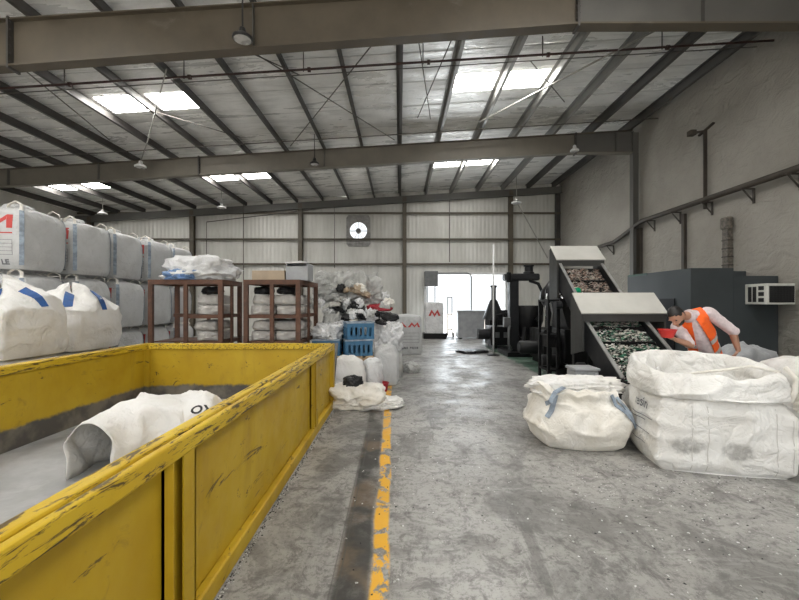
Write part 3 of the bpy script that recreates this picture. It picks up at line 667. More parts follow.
def wrap_poly(pts):
    bm = bmesh.new(); n = len(pts) // 2; top = pts[:n]; bot = pts[n:][::-1]
    T = []; Bv = []
    for i in range(n - 1):
        for k in range(4): u = k / 4; T.append(tuple(a + (b - a) * u for a, b in zip(top[i], top[i + 1]))); Bv.append(tuple(a + (b - a) * u for a, b in zip(bot[i], bot[i + 1])))
    T.append(top[-1]); Bv.append(bot[-1])
    tv = [bm.verts.new((*p, 0)) for p in T]; bv = [bm.verts.new((*p, 0)) for p in Bv]
    for i in range(len(T) - 1): bm.faces.new((bv[i], bv[i + 1], tv[i + 1], tv[i]))
    return bm
protos = [stacked_bag(1), stacked_bag(2), stacked_bag(3)]
used = set(); rnd = random.Random(5)
ordn = ['nearest', 'second nearest', 'third nearest', 'fourth', 'farthest']
tiers = ['bottom tier', 'middle tier', 'top tier']
for row in range(5):
    for tier in range(3):
        i = (row * 2 + tier) % 3
        lab = 'grey bulk bag with red print, %s in the %s of the stack' % (ordn[row], tiers[tier])
        loc = (-6.62 + rnd.uniform(-.03, .03), 6.93 + row * 1.135, tier * 1.10)
        rz = rnd.uniform(-.05, .05)
        if i not in used: o = protos[i]; used.add(i); o.location = loc; o.rotation_euler[2] = rz; o['label'] = lab; o['group'] = 'stacked bulk bags'
        else: copy_tree(protos[i], loc, rz, lab, 'stacked bulk bags')
# two slumped bags in front of the stack, on two hidden ones
def slumped(loc, label, seed, H, peak):
    root = thing('bulk_bag', label, 'bulk bag', loc)
    bm = ring_mesh(1.02, 1.02, [(0, 0, .4), (.85, 0, .35), (.98, .05, .35), (1.04, .3, .4), (1.02, .55, .4), (.98, .66, .42), (.84, .76, .5), (.62, H - .09, .7), (.3, H, .8), (0, H + .03, 1)], seed, 96, 5, .022, 2.2, .030, 3.2, peak * 1.5, lambda z: max(0, (z - .55) / .35), .012)
    tree = BVHTree.FromBMesh(bm)
    mesh_part(bm, 'bag_body', M['bag'], root)
    for (a, wd) in ((-.95, .12), (.05, .10)):
        u = Vector((math.cos(a), math.sin(a), 0)); pts = []; ns = []
        for k in range(6):
            p0 = u * (.55 - .05 * k) + Vector((0, 0, .66 + .05 * k)); h = tree.ray_cast(p0 + (u + Vector((0, 0, 1))) * .5, -(u + Vector((0, 0, 1))).normalized(), 1.5)
            if h[0]: pts.append(h[0] + h[1] * .008); ns.append(h[1])
        if len(pts) > 2: MB().ribbon(pts, ns, wd, .006).build('lifting_strap', M['blue'], root, local=True)
    return root
slumped((-5.12, 5.15, .96), 'slumped white bulk bag with blue straps, at the left edge behind the skip', 11, .92, .10)
slumped((-5.24, 6.38, .92), 'slumped white bulk bag with blue straps, before the stack and behind the skip', 12, .93, .10)
for (x, y, n) in ((-5.12, 5.15, .95), (-5.24, 6.38, .91)):
    o = mesh_part(ring_mesh(.98, 1.0, [(0, 0, .4), (.85, 0, .35), (.97, .04, .35), (1.02, .35, .4), (1.0, .7, .4), (.93, n - .04, .4), (.6, n, .6), (0, n, 1)], int(x * 10), 64, 4, .012, 2.5, .01, 5), 'bulk_bag', M['bag'])
    o.location = (x, y, 0); tag(o, 'white bulk bag carrying the slumped one %s' % ('at the left edge' if y < 6 else 'before the stack'), 'bulk bag')

# ================================================================== rusty racks with sacks
def rack(loc, w, d, rz, label, side_mid):
    root = thing('storage_rack', label, 'rack', loc, rz); z1 = 2.09
    for x, y in ((0, 0), (w, 0), (0, d), (w, d)): MB().box(x - .085 if x else 0, x if x else .085, y - .06 if y else 0, y if y else .06, 0, z1 - .09).build('post', M['rust'], root, local=True)
    for x in ((w * .5,) if side_mid else (w * .5,)): MB().box(x - .035, x + .035, 0, .05, 0, z1 - .09).build('middle_post', M['rust'], root, local=True); MB().box(x - .03, x + .03, d - .05, d, 0, z1 - .09).build('middle_post', M['rust'], root, local=True)
    MB().box(w - .045, w, d * .5 - .03, d * .5 + .03, 0, z1 - .09).build('side_post', M['rust'], root, local=True)
    for a in ((0, w, 0, .06), (0, w, d - .06, d), (0, .06, .06, d - .06), (w - .06, w, .06, d - .06)): MB().box(*a, z1 - .09, z1).build('top_rail', M['rust'], root, local=True)
    MB().box(.06, w - .06, .06, d - .06, z1 - .05, z1 - .02).build('top_board', M['rust'], root, local=True)
    for z in (1.36, .86):
        for a in ((.0 if not side_mid else w * .5, w, .05, .1), (0, w, d - .1, d - .05), (w - .1, w - .05, .1, d - .1)): MB().box(*a, z, z + .07).build('shelf_rail', M['rust'], root, local=True)
        MB().box(.055 if not side_mid or z < 1 else w * .5, w - .11, .11, d - .11, z + .04, z + .065).build('shelf_board', M['rust'], root, local=True)
    return root
RK = [((-4.72, 7.5, 0), 1.40, .95, 0.0, True), ((-2.95, 7.55, 0), 1.08, 1.45, -.03, False)]
rack(*RK[0][:4], 'rusty brown steel rack behind the skip, half empty, a white plastic heap on top', RK[0][4])
rack(*RK[1][:4], 'rusty brown steel rack filled with pale sacks, right of the half empty one', RK[1][4])
def sack_mesh(seed, L=.5, W=.85, T=.17):
    bm = crumple(L, W, T, seed, 4, .05, 2.0, .05, True, .75); return bm
sackp = [mesh_part(sack_mesh(40 + i), 'sack', M['sack']) for i in range(4)]
lvl = {0: 'lower shelf', 1: 'upper shelf'}; first = [True] * 4; k = 0
heights = ['lowest', 'second', 'third', 'topmost']
for r, (loc, w, d, rz, half) in enumerate(RK):
    cols = [(w * .73, .46)] if half else [(.32, .42), (.77, .42)]
    cols = [(x, y) for x, y in cols] + ([] if half else [(.77, 1.03), (.32, 1.03)])
    for li, (zb, n) in enumerate(((.93, 2), (1.43, 2))):
        for ci, (x, y) in enumerate(cols):
            for q in range(n if not (li == 0 and False) else n):
                i = k % 4; k += 1
                o = sackp[i] if first[i] else sackp[i].copy()
                if not first[i]: COL.objects.link(o)
                first[i] = False
                o.location = (loc[0] + x + .02 * math.sin(k * 2.3), loc[1] + y + .03 * math.cos(k * 1.7) + .06, zb + q * .195); o.rotation_euler = (0, 0, rz + .06 * math.sin(k * 3.1))
                o.scale = (.90, .74 if not half else .82, 1.13)
                colname = '' if half else [' front left', ' front right', ' rear right', ' rear left'][ci]
                tag(o, 'pale sack in the %s rack, %s of the%s stack on the %s' % ('half empty' if half else 'filled', ['lower', 'upper'][q], colname, lvl[li]), 'sack', 'sacks in the rusty racks')
for (x, y, z, s_, lab) in ((-2.72, 8.05, 1.825, 81, 'dark bundle added over the left sacks to darken the top of the filled rack'), (-2.24, 8.0, 1.825, 82, 'dark bundle added over the right sacks to darken the top of the filled rack'), (-3.72, 7.98, 1.825, 83, 'dark bundle added over the sacks to darken the half empty rack')):
    lump('plastic_sheeting', lab, 'film', (x, y, z), (.36, .5, .16), M['black_plastic'], s_ + 60, .2, None, sub=4)  # dark lumps added so the see-through gaps under the rack tops look dark
# things on the racks
root = thing('plastic_sheeting', 'crumpled heap of white and blue plastic bags on top of the half empty rack', 'plastic heap', (-3.92, 7.98, 2.092))
mesh_part(crumple(1.15, .85, .50, 61, 5, .22, 1.9, .17), 'white_film', M['film_white'], root)
o = mesh_part(crumple(.55, .5, .24, 62, 5, .2, 2.6, .18), 'blue_film', M['printed_blue'], root, label='blue printed film'); o.location = (-.20, -.25, 0)
o = mesh_part(crumple(.7, .5, .16, 63, 5, .2, 2.6, .18), 'white_film', M['film_white'], root); o.location = (-.42, .05, 0)
root = thing('cardboard_box', 'beige cardboard box with an open flap on the filled rack', 'box', (-2.62, 8.3, 2.092))
MB().box(-2.95, -2.3, 8.0, 8.6, 2.092, 2.30).build('box_body', M['card'], root); MB().bar((-2.30, 8.3, 2.30), (-2.12, 8.3, 2.20), .6, .008).build('flap', M['card'], root)
root = thing('plastic_tote', 'grey plastic tote with a dark opening on the filled rack', 'tote', (-2.05, 8.2, 2.092))
m = MB(); m.box(-2.20, -1.78, 7.75, 8.25, 2.092, 2.11); m.box(-2.20, -2.18, 7.75, 8.25, 2.11, 2.42); m.box(-1.80, -1.78, 7.75, 8.25, 2.11, 2.42); m.box(-2.18, -1.8, 7.75, 7.77, 2.11, 2.36); m.box(-2.18, -1.8, 8.23, 8.25, 2.11, 2.42); m.build('tote_body', M['grey_plastic'], root)
MB().prism([(-2.22, 2.44), (-1.90, 2.47), (-1.78, 2.43), (-2.22, 2.42)], 7.74, 8.26, 'y').build('white_cover', M['film_white'], root)

# ================================================================== the scrap heap
HG = 'scrap heap bales'
lump('plastic_bale', 'big grey bale at the base of the scrap heap beside the filled rack', 'bale', (-1.28, 9.75, 0), (.95, 1.1, .95), M['film'], 71, 0, HG, box=.7)
lump('plastic_bale', 'white bale at the base of the scrap heap nearest the aisle', 'bale', (-.42, 9.85, 0), (.68, 1.0, .92), M['film_white'], 72, 0, HG, box=.6)
lump('plastic_bale', 'grey film bale high on the scrap heap next to the filled rack', 'bale', (-1.35, 9.8, .95), (.85, .9, .72), M['film'], 73, .2, HG, box=.5)
lump('plastic_bale', 'crumpled white bale under the red film on the scrap heap', 'bale', (-.48, 9.9, .92), (.75, .85, .55), M['film_white'], 74, .4, HG, box=.4)
lump('plastic_sheeting', 'grey tarpaulin thrown over the left top of the scrap heap', 'tarpaulin', (-1.62, 9.9, 1.66), (.80, .8, .80), M['film'], 75, .1, None, amp=.22, ridge=.2, box=.6)
lump('plastic_sheeting', 'pale folded sheet on top of the scrap heap above the red film', 'tarpaulin', (-.92, 9.95, 1.62), (.66, .7, .86), M['film'], 76, .3, None, amp=.28, ridge=.24, box=.55)
lump('plastic_sheeting', 'small white peaked sheet at the top right of the scrap heap', 'tarpaulin', (-.47, 10.0, 1.47), (.40, .4, .52), M['film_white'], 77, .3, None, amp=.3, ridge=.26, box=.1)
lump('plastic_sheeting', 'black plastic film on the scrap heap below the pale folded sheet', 'film', (-1.0, 9.2, 1.42), (.42, .25, .24), M['black_plastic'], 78, .3)
lump('plastic_sheeting', 'red crumpled film near the top of the scrap heap', 'film', (-.48, 9.42, 1.46), (.56, .3, .18), M['dark_red'], 79, .1)
lump('plastic_sheeting', 'long black film below the red film on the scrap heap', 'film', (-.36, 9.36, 1.22), (.62, .24, .22), M['black_plastic'], 80, .1)
root = thing('pallet', 'timber pallet stacked on bales under the blue crates', 'pallet', (-1.0, 8.2, .48))
for y in (7.98, 8.5, 9.05): MB().box(-1.80, -.46, y - .04, y + .04, .48, .56).build('bearer', M['wood'], root)
for k in range(6): MB().box(-1.80 + k * .225, -1.64 + k * .225, 7.92, 9.1, .562, .585).build('deck_board', M['wood'], root)
lump('plastic_bale', 'pale bale under the timber pallet', 'bale', (-1.45, 8.6, 0), (.62, .75, .475), M['film'], 86, 0, None, box=.75, amp=.05, ridge=.04)
lump('plastic_bale', 'pale bale under the timber pallet, at its aisle end', 'bale', (-.80, 8.68, 0), (.5, .6, .475), M['film_white'], 87, 0, None, box=.75, amp=.05, ridge=.04)
def crate(x, y, z, rz, label, h=.32, mt='blue_crate'):
    root = thing('crate', label, 'crate', (x, y, z), rz); w, d = .54, .40
    m = MB(); m.box(-w / 2, w / 2, -d / 2, d / 2, 0, .015)
    for s_ in (-1, 1):
        m.box(-w / 2, w / 2, s_ * d / 2 - .01, s_ * d / 2 + .01, h - .08, h); m.box(s_ * w / 2 - .01, s_ * w / 2 + .01, -d / 2, d / 2, h - .08, h)
        m.box(-w / 2, w / 2, s_ * d / 2 - .01, s_ * d / 2 + .01, 0, .06); m.box(s_ * w / 2 - .01, s_ * w / 2 + .01, -d / 2, d / 2, 0, .06)
        for k in range(6): xx = -w / 2 + .03 + k * (w - .06) / 5; m.box(xx - .025, xx + .025, s_ * d / 2 - .008, s_ * d / 2 + .008, .06, h - .08)
        for k in range(4): yy = -d / 2 + .03 + k * (d - .06) / 3; m.box(s_ * w / 2 - .008, s_ * w / 2 + .008, yy - .025, yy + .025, .06, h - .08)
    m.build('crate_body', M[mt], root, local=True)
    m = MB(); m.box(-w / 2 - .02, w / 2 + .02, -d / 2 - .02, -d / 2 + .02, h, h + .03); m.box(-w / 2 - .02, w / 2 + .02, d / 2 - .02, d / 2 + .02, h, h + .03); m.box(-w / 2 - .02, -w / 2 + .02, -d / 2 + .02, d / 2 - .02, h, h + .03); m.box(w / 2 - .02, w / 2 + .02, -d / 2 + .02, d / 2 - .02, h, h + .03); m.build('rim', M['pale_blue'], root, local=True)
    return root
crate(-.86, 8.22, .587, .25, 'lower dark blue crate on the timber pallet, under the brighter one', .30)
crate(-.84, 8.22, .92, .32, 'blue slotted plastic crate with a pale rim, on top of the lower crate')
crate(-1.49, 8.25, .587, .05, 'blue crate left of the two stacked crates on the timber pallet', .30)
lump('plastic_bag', 'big white crumpled bag right of the stacked blue crates, over the aisle', 'bag', (-.25, 9.05, .60), (.55, .45, .66), M['film_white'], 81, .2, None, amp=.2, ridge=.2)
lump('plastic_bale', 'grey bale carrying the white bag beside the aisle', 'bale', (-.22, 9.05, 0), (.55, .5, .60), M['film'], 88, .1, None, box=.7, amp=.06, ridge=.05)
lump('plastic_bag', 'white crumpled bag lying on the left blue crate', 'bag', (-1.48, 8.3, .92), (.52, .5, .34), M['film_white'], 82, .9, None, amp=.2, ridge=.2)
lump('plastic_bag', 'grey crumpled bag between the filled rack and the stacked blue crates', 'bag', (-1.50, 8.85, .59), (.45, .4, .92), M['film'], 83, .9, None, amp=.2, ridge=.2)
lump('plastic_bag', 'dark bag peeping out behind the stacked blue crates', 'bag', (-1.10, 8.85, .59), (.34, .34, .92), M['black_plastic'], 84, .3, None, amp=.2, ridge=.2)
lump('plastic_bag', 'pale film bundle directly behind the stacked blue crates', 'bag', (-.72, 8.82, .59), (.42, .36, .98), M['film_white'], 85, .3, None, amp=.2, ridge=.2)
rs = random.Random(17)
SCRAP = [('white', 'film_white'), ('grey', 'film'), ('black', 'black_plastic'), ('white', 'film_white'), ('brown', 'card'), ('black', 'black_plastic'), ('grey', 'film'), ('cream', 'bag_cream')]
scr = {}
for k in range(34):
    cn, mt = SCRAP[k % 8]; px = rs.uniform(318, 392); py = rs.uniform(284, 326)
    Yq = 9.22 if px < 352 else 9.34 if py < 304 else 8.74
    if 345 < px < 372 and py > 312: Yq = 8.55
    p = at(px, py, Yq); sz = (rs.uniform(.16, .34), rs.uniform(.10, .18), rs.uniform(.10, .22))
    if k % 8 not in scr: o = mesh_part(crumple(.3, .2, .2, 200 + k, 4, .25, 2.4, .22), 'film_scrap', M[mt]); scr[k % 8] = o
    else: o = scr[k % 8].copy(); COL.objects.link(o)
    o.location = p; o.scale = (sz[0] / .3, sz[1] / .2, sz[2] / .2); o.rotation_euler = (0, rs.uniform(-.4, .4), rs.uniform(0, 6.28))
    tag(o, 'small %s scrap of plastic film caught on the front of the scrap heap' % cn, 'film scrap', 'film scraps on the scrap heap')
# upright sacks in front of the pallet
def upright(loc, w, d, h, label, mat, seed, rz=0):
    o = mesh_part(ring_mesh(w, d, [(0, 0, .5), (.85, 0, .5), (1, .06, .5), (1.05, h * .35, .6), (.98, h * .7, .6), (.85, h * .88, .6), (.5, h * .97, .6), (.3, h, .6), (0, h, .6)], seed, 64, 4, .02, 2.6, .03, 4, .06, lambda z: max(0, z / h - .5)), 'sack', M[mat])
    o.location = loc; o.rotation_euler[2] = rz; return tag(o, label, 'sack')
upright((-.94, 7.30, 0), .58, .40, .68, 'tall white sack standing at the corner of the yellow skip', 'bag', 91, .2)
upright((-.52, 7.66, 0), .34, .32, .60, 'white sack leaning between the skip corner and the grey sack', 'film_white', 94, .5)
upright((-.28, 8.12, 0), .48, .36, .80, 'tall grey white sack standing at the aisle end of the timber pallet', 'bag_grey', 92, .1)
lump('plastic_bag', 'clear crumpled bag on the floor in front of the large printed bag', 'bag', (.28, 9.6, 0), (.32, .5, .26), M['film'], 93, .3)
root = thing('tub', 'small red plastic tub on the floor beside the yellow line', 'tub', (-.33, 7.55, 0))
MB().lathe([(0, 0), (.10, 0), (.125, .15), (.135, .15), (.135, .165), (.115, .165), (.09, .02), (0, .02)], (-.33, 7.5, 0), 20).build('tub_body', M['dark_red'], root, smooth=True, angle=40)
root = thing('bulk_bag', 'flattened cream bag on the floor at the far corner of the skip', 'bag', (-.66, 6.42, 0))
mesh_part(crumple(.80, .72, .36, 95, 5, .16, 1.7, .13), 'bag_body', M['bag_cream'], root).location = (-.02, .05, 0)
o = mesh_part(crumple(.62, .52, .16, 97, 5, .16, 2.2, .16), 'flap', M['bag'], root); o.location = (.34, -.02, 0)
lump('plastic_sheeting', 'black crumpled film lying on the flattened cream bag', 'film', (-.76, 6.5, .27), (.30, .22, .22), M['black_plastic'], 96, .4)
root = thing('leaning_board', 'thin dark board leaning at the far corner of the skip', 'board', (-1.2, 7.0, 0)); MB().bar((-1.18, 6.75, 0.01), (-1.13, 7.02, .95), .12, .02).build('board', M['steel_grey'], root)
# printed bag by the aisle
def printed_bag(loc, w, d, H, label, rz, seed):
    root = thing('bulk_bag', label, 'bulk bag', loc, rz)
    bm = ring_mesh(w, d, [(0, 0, .3), (.85, 0, .3), (.97, .04, .25), (1.02, .35, .3), (1.0, .8, .25), (.96, H - .12, .25), (.85, H - .04, .35), (.5, H, .6), (0, H + .03, 1)], seed, 80, 4, .015, 2.5, .012, 5, 0, None, .008)
    tree = BVHTree.FromBMesh(bm); z = H / 1.25
    red = merge_bm(wrap_poly([(-.34, .86), (-.17, 1.02), (-.02, .86), (-.09, .86), (-.17, .95), (-.27, .86)]), wrap_poly([(-.0, .86), (.13, 1.02), (.22, .92), (.32, 1.02), (.40, .86), (.33, .86), (.30, .95), (.22, .86), (.13, .94), (.08, .86)]))
    blk = bmesh.new(); rq = random.Random(2); xq = -.33
    while xq < .33:                  # a row of heavy, unreadable printed strokes
        wq = rq.uniform(.015, .05)
        if abs(xq - .02) > .04: merge_bm(blk, rect_bm(xq, xq + wq, .17 + rq.uniform(0, .03), .25, 1, 1))
        xq += wq + .014
    for q in (.38, .48, .58, .68): merge_bm(blk, rect_bm(-.36, .36, q, q + .008, 8, 1))
    for q in (-.36, .36): merge_bm(blk, rect_bm(q, q + .008, .38, .69, 1, 3))
    for bmx, nm, mt in ((red, 'red_print', 'print_red'), (blk, 'black_print', 'print_grey')):
        bmesh.ops.scale(bmx, vec=(w / .95, z, 1), verts=bmx.verts)
        mesh_part(wrap(bmx, tree, (0, -d / 2 + .3, 0), (1, 0, 0), (0, 0, 1), (0, -1, 0), .005), nm, M[mt], root, False, False)
    mesh_part(bm, 'bag_body', M['bag_grey'], root)
    return root
printed_bag((.25, 13.2, 0), .95, .9, 1.27, 'grey white bulk bag with red emblem standing by the aisle before the far door', 0.02, 21)

# ================================================================== bulk bags by the conveyor
def open_bag():
    root = thing('bulk_bag', 'big open white bulk bag with its collar rolled down, at the right front', 'bulk bag', (3.23, 4.33, 0), R(-13))
    prof = [(0, 0, .2), (.86, 0, .25), (.94, .010, .2), (1.0, .09, .13), (1.03, .30, .18), (1.03, .52, .28), (.99, .65, .42), (.925, .70, .5), (.985, .705, .52), (1.075, .735, .56), (1.095, .82, .58), (1.05, .91, .6), (1.0, .985, .6), (.95, 1.01, .6), (.90, .99, .6), (.86, .90, .6), (.84, .76, .58), (.82, .60, .5), (.74, .50, .5), (.3, .47, .8), (0, .48, 1)]
    bm = ring_mesh(1.19, 1.10, prof, 31, 160, 6, .018, 1.9, .034, 3.4, .035, lambda z: max(0, min(1, (z - .72) / .2)), .010, .13)
    tree = BVHTree.FromBMesh(bm)
    me_in = M['bag_cream']
    tx = text_bm('resin', .15, 0, .001)
    right = Vector((0, -1, 0)); out = Vector((-1, 0, 0))
    bmesh.ops.translate(tx, vec=(.19, .60, 0), verts=tx.verts)
    for q, x0, x1 in ((.47, .0, .46), (.43, .0, .30), (.33, .0, .46), (.20, .0, .35)): merge_bm(tx, rect_bm(x0, x1, q, q + .008, 6, 1))
    mesh_part(wrap(tx, tree, (-.2, .0, 0), right, (0, 0, 1), out, .014), 'black_print', M['print_grey'], root, False, False)
    for x0 in (-.30, -.17, .40, .53):     # sewn seams
        mesh_part(wrap(rect_bm(x0, x0 + .007, .03, .66, 1, 12), tree, (0, -.2, 0), (1, 0, 0), (0, 0, 1), (0, -1, 0), .003), 'seam', M['seam'], root, False, True)
    mesh_part(bm, 'bag_body', M['bag_open'], root)
    # twisted cord across the mouth and tie tapes
    MB().tube([(.54, -.36, .98), (.34, -.28, 1.02), (.06, -.30, .97), (-.16, -.36, .95), (-.30, -.40, .93)], .014, 8).build('tie_tape', M['bag_cream'], root, local=True, smooth=True)
    MB().tube([(.54, -.42, 1.04), (.60, -.46, .94), (.61, -.44, .82), (.56, -.46, .72)], .022, 8).build('tie_tape', M['bag_cream'], root, local=True, smooth=True)
    MB().tube([(-.46, .1, .80), (-.38, .0, .93), (-.42, -.1, .86)], .02, 8).build('tie_tape', M['bag'], root, local=True, smooth=True)
    return root
open_bag()
root = thing('bulk_bag', 'white bulk bag cut by the right edge, behind the big open bag', 'bulk bag', (4.58, 4.30, 0), R(-8))
mesh_part(ring_mesh(1.0, 1.0, [(0, 0, .3), (.85, 0, .3), (.95, .02, .3), (1.0, .12, .3), (1.04, .35, .4), (1.02, .6, .4), (.97, .8, .4), (.9, .95, .5), (.7, 1.03, .6), (.3, 1.03, .8), (0, 1.04, 1)], 33, 80, 4, .02, 2.3, .03, 3.5, .05, lambda z: max(0, (z - .6) / .4), .01), 'bag_body', M['bag'], root)
MB().ribbon([(-.50, -.3, .55), (-.49, -.33, .8), (-.43, -.32, 1.0), (-.3, -.3, 1.08)], [(-1, 0, 0), (-1, 0, .2), (-.5, 0, 1), (0, 0, 1)], .07, .01).build('lifting_strap', M['bag_cream'], root, local=True)
lump('plastic_liner', 'grey collapsed liner lying behind the big open bag, right of the worker', 'bag', (4.92, 5.75, 0), (.8, .6, 1.10), M['grey_plastic'], 34, .2, None, amp=.08, ridge=.05, box=.5)
def floppy_bag():
    root = thing('bulk_bag', 'half full slumped cream bulk bag on the floor left of the big open bag', 'bulk bag', (2.11, 4.82, 0), R(-10))
    prof = [(0, 0, .5), (.72, 0, .6), (.86, .015, .55), (1.04, .14, .55), (1.10, .26, .55), (1.04, .42, .6), (.96, .50, .6), (.90, .55, .62), (.92, .60, .6), (.88, .66, .6), (.78, .66, .6), (.66, .59, .7), (.4, .58, .8), (0, .60, 1)]
    bm = ring_mesh(1.0, .88, prof, 37, 144, 6, .03, 2.0, .052, 3.2, .09, lambda z: max(0, min(1, (z - .42) / .2)), .012)
    tree = BVHTree.FromBMesh(bm); mesh_part(bm, 'bag_body', M['bag_cream'], root)
    o = mesh_part(crumple(.95, .50, .20, 38, 5, .2, 1.9, .20, True, .2), 'folded_top', M['bag'], root); o.location = (.0, .06, .565); o.rotation_euler = (0, 0, .15)
    def strap(pts2, nm, wd, mt):
        pts = []; ns = []
        for x, y, z in pts2:
            c = Vector((x * .3, y * .3, z * .6)); dirv = (Vector((x, y, z)) - c).normalized(); h = tree.ray_cast(c + dirv * 1.5, -dirv, 2)
            if h[0]: pts.append(h[0] + dirv * .012); ns.append(dirv)
        if len(pts) > 2: MB().ribbon(pts, ns, wd, .008).build(nm, M[mt], root, local=True)
    strap([(-.38, -.40, .36), (-.36, -.42, .46), (-.33, -.40, .56), (-.27, -.36, .64), (-.2, -.30, .68)], 'strap', .06, 'pale_blue')
    MB().ribbon([(-.40, -.40, .52), (-.37, -.48, .56), (-.31, -.45, .66), (-.2, -.36, .70)], [(-.5, -1, .3), (-.3, -1, .5), (0, -.5, 1), (0, -.3, 1)], .05, .008).build('lifting_loop', M['pale_blue'], root, local=True)
    for dx in (0, .08): strap([(.26 + dx, -.34, .60), (.32 + dx, -.38, .52), (.38 + dx, -.40, .44), (.45 + dx, -.40, .36), (.50 + dx, -.38, .30)], 'strap', .055, 'pale_blue')
    return root
floppy_bag()
root = thing('plastic_bin', 'grey ribbed plastic bin standing behind the slumped bag under the conveyor', 'bin', (2.56, 5.6, 0))
m = MB(); m.box(2.40, 2.72, 5.45, 5.75, 0, .72, bevel=.02)
for k in range(6): m.box(2.40 + .02 + k * .05, 2.40 + .04 + k * .05, 5.44, 5.46, .05, .70)
m.build('bin_body', M['grey_plastic'], root); MB().box(2.385, 2.735, 5.435, 5.765, .72, .76, bevel=.012).build('lid', M['grey_plastic'], root)

# ================================================================== conveyors
def conveyor(name, label, x0, x1, yt, zt, yb, zb, hood, legs, flakes_mat, fl_label, seed, wallh=.14, drop=.30):
    """trough rising away from the viewer from (yb, zb) to (yt, zt)"""
    root = thing(name, label, 'conveyor', ((x0 + x1) / 2, (yb + yt) / 2, 0)); sl = (zt - zb) / (yt - yb); zz = lambda y: zb + sl * (y - yb)
    for xa, xb in ((x0, x0 + .035), (x1 - .035, x1)):
        m = MB(); m.prism([(yb - .04, zz(yb) - drop), (yt, zz(yt) - drop), (yt, zz(yt) + wallh), (yb, zz(yb) + wallh), (yb - .10, zz(yb) + .02)], xa, xb, 'x'); m.build('side_wall', M['charcoal'], root)
        m = MB(); m.bar(((xa + xb) / 2, yb, zz(yb) + wallh + .01), ((xa + xb) / 2, yt, zz(yt) + wallh + .01), .05, .02); m.build('rail_edge', M['edge_highlight'], root, label='rail edge with a painted highlight')
    m = MB(); m.prism([(yb - .02, zz(yb) - .05), (yt, zz(yt) - .05), (yt, zz(yt)), (yb - .02, zz(yb))], x0 + .036, x1 - .036, 'x'); belt = m.build('belt', M['black_plastic'], root)
    n = int((yt - yb) / .28)
    for k in range(n):
        y = yb + .12 + k * .28; m = MB(); m.prism([(y, zz(y)), (y + .025, zz(y + .025)), (y + .02, zz(y) + .075), (y, zz(y) + .065)], x0 + .06, x1 - .06, 'x'); m.build('cleat', M['black'], belt)
    # hood: steep pale lid, side cheeks, front lip
    yf, zf, yk, zk, zlow, hx0, hx1 = hood
    m = MB(); dv = Vector((0, yk - yf, zk - zf)).normalized(); nv = Vector((0, -dv.z, dv.y))
    q = [(yf - dv.y * .03, zf - dv.z * .03), (yk + dv.y * .02, zk + dv.z * .02)]; m.prism([q[0], q[1], (q[1][0] + nv.y * -.02, q[1][1] + nv.z * -.02), (q[0][0] + nv.y * -.02, q[0][1] + nv.z * -.02)], hx0 - .015, hx1 + .015, 'x'); lid = m.build('hood_lid', M['hood'], root)
    for xa, xb in ((hx0, hx0 + .03), (hx1 - .03, hx1)):
        m = MB(); m.prism([(yf, zf - .03), (yk, zk - .03), (yk + .10, zk - .06), (yk + .10, zlow - .1), (yf, zlow)], xa, xb, 'x'); m.build('hood_cheek', M['hood_side'], lid)
    B(hx0 + .031, hx1 - .031, yf, yf + .03, zf - .15, zf - .035).build('hood_lip', M['hood_side'], lid)
    m = MB(); m.box(hx0 + .031, hx1 - .031, yk + .07, yk + .10, zk - .35, zk - .08); m.build('hood_back', M['charcoal'], lid)
    for x, y, zt_ in legs: MB().box(x - .04, x + .04, y - .04, y + .04, 0, zt_).build('leg', M['black'], root)
    for y in (yb + .5, yt - .5): MB().bar((x0 + .01, y, zz(y) - drop - .03), (x1 - .01, y, zz(y) - drop - .03), .06, .06, (0, 0, 1)).build('cross_member', M['black'], root)
    m = MB(); m.lathe([(0, 0), (.08, 0), (.08, .11), (.05, .13), (0, .13)], (x0 - .14, yt - .30, zz(yt) - .75), 16, (1, 0, 0)); m.build('drive_motor', M['charcoal'], root, smooth=True, angle=40)
    # load of chips
    rr = random.Random(seed); fb = MB(); bm = fb.bm
    for k in range(2600):
        x = rr.uniform(x0 + .07, x1 - .07); y = rr.uniform(yb + .02, yt - .05); b = noise.noise(Vector((x * 5, y * 5, seed))) 
        if b < -.38 and rr.random() < .7: continue
        z = zz(y) + .012 + max(0, b + .35) * .07 * rr.random(); s_ = rr.uniform(.014, .034)
        e = Matrix.Rotation(rr.uniform(0, 6.28), 3, 'Z') @ Matrix.Rotation(rr.uniform(-.7, .7), 3, 'X')
        vs = [bm.verts.new(Vector((x, y, z)) + e @ Vector(v)) for v in ((-s_, -s_ * .6, 0), (s_, -s_ * .5, .004), (s_ * .8, s_ * .6, -.004), (-s_ * .7, s_ * .5, .006), (0, 0, .012))]
        for f in ((0, 1, 4), (1, 2, 4), (2, 3, 4), (3, 0, 4), (3, 2, 1, 0)): bm.faces.new([vs[i] for i in f])
    tag(fb.build('plastic_flakes', M[flakes_mat]), fl_label, 'plastic flakes', None, 'stuff')
    return root, zz
c2, zz2 = conveyor('conveyor', 'lower dark conveyor with a pale hood, in front of the worker', 2.84, 3.78, 6.38, 1.42, 5.12, .54, (6.0, 1.52, 6.3, 1.80, .93, 2.74, 4.0), [(2.80, 6.36, .9), (3.95, 6.36, .9), (2.9, 5.45, .48), (3.72, 5.45, .48)], 'flakes_green', 'white and green flakes on the lower conveyor belt', 3)
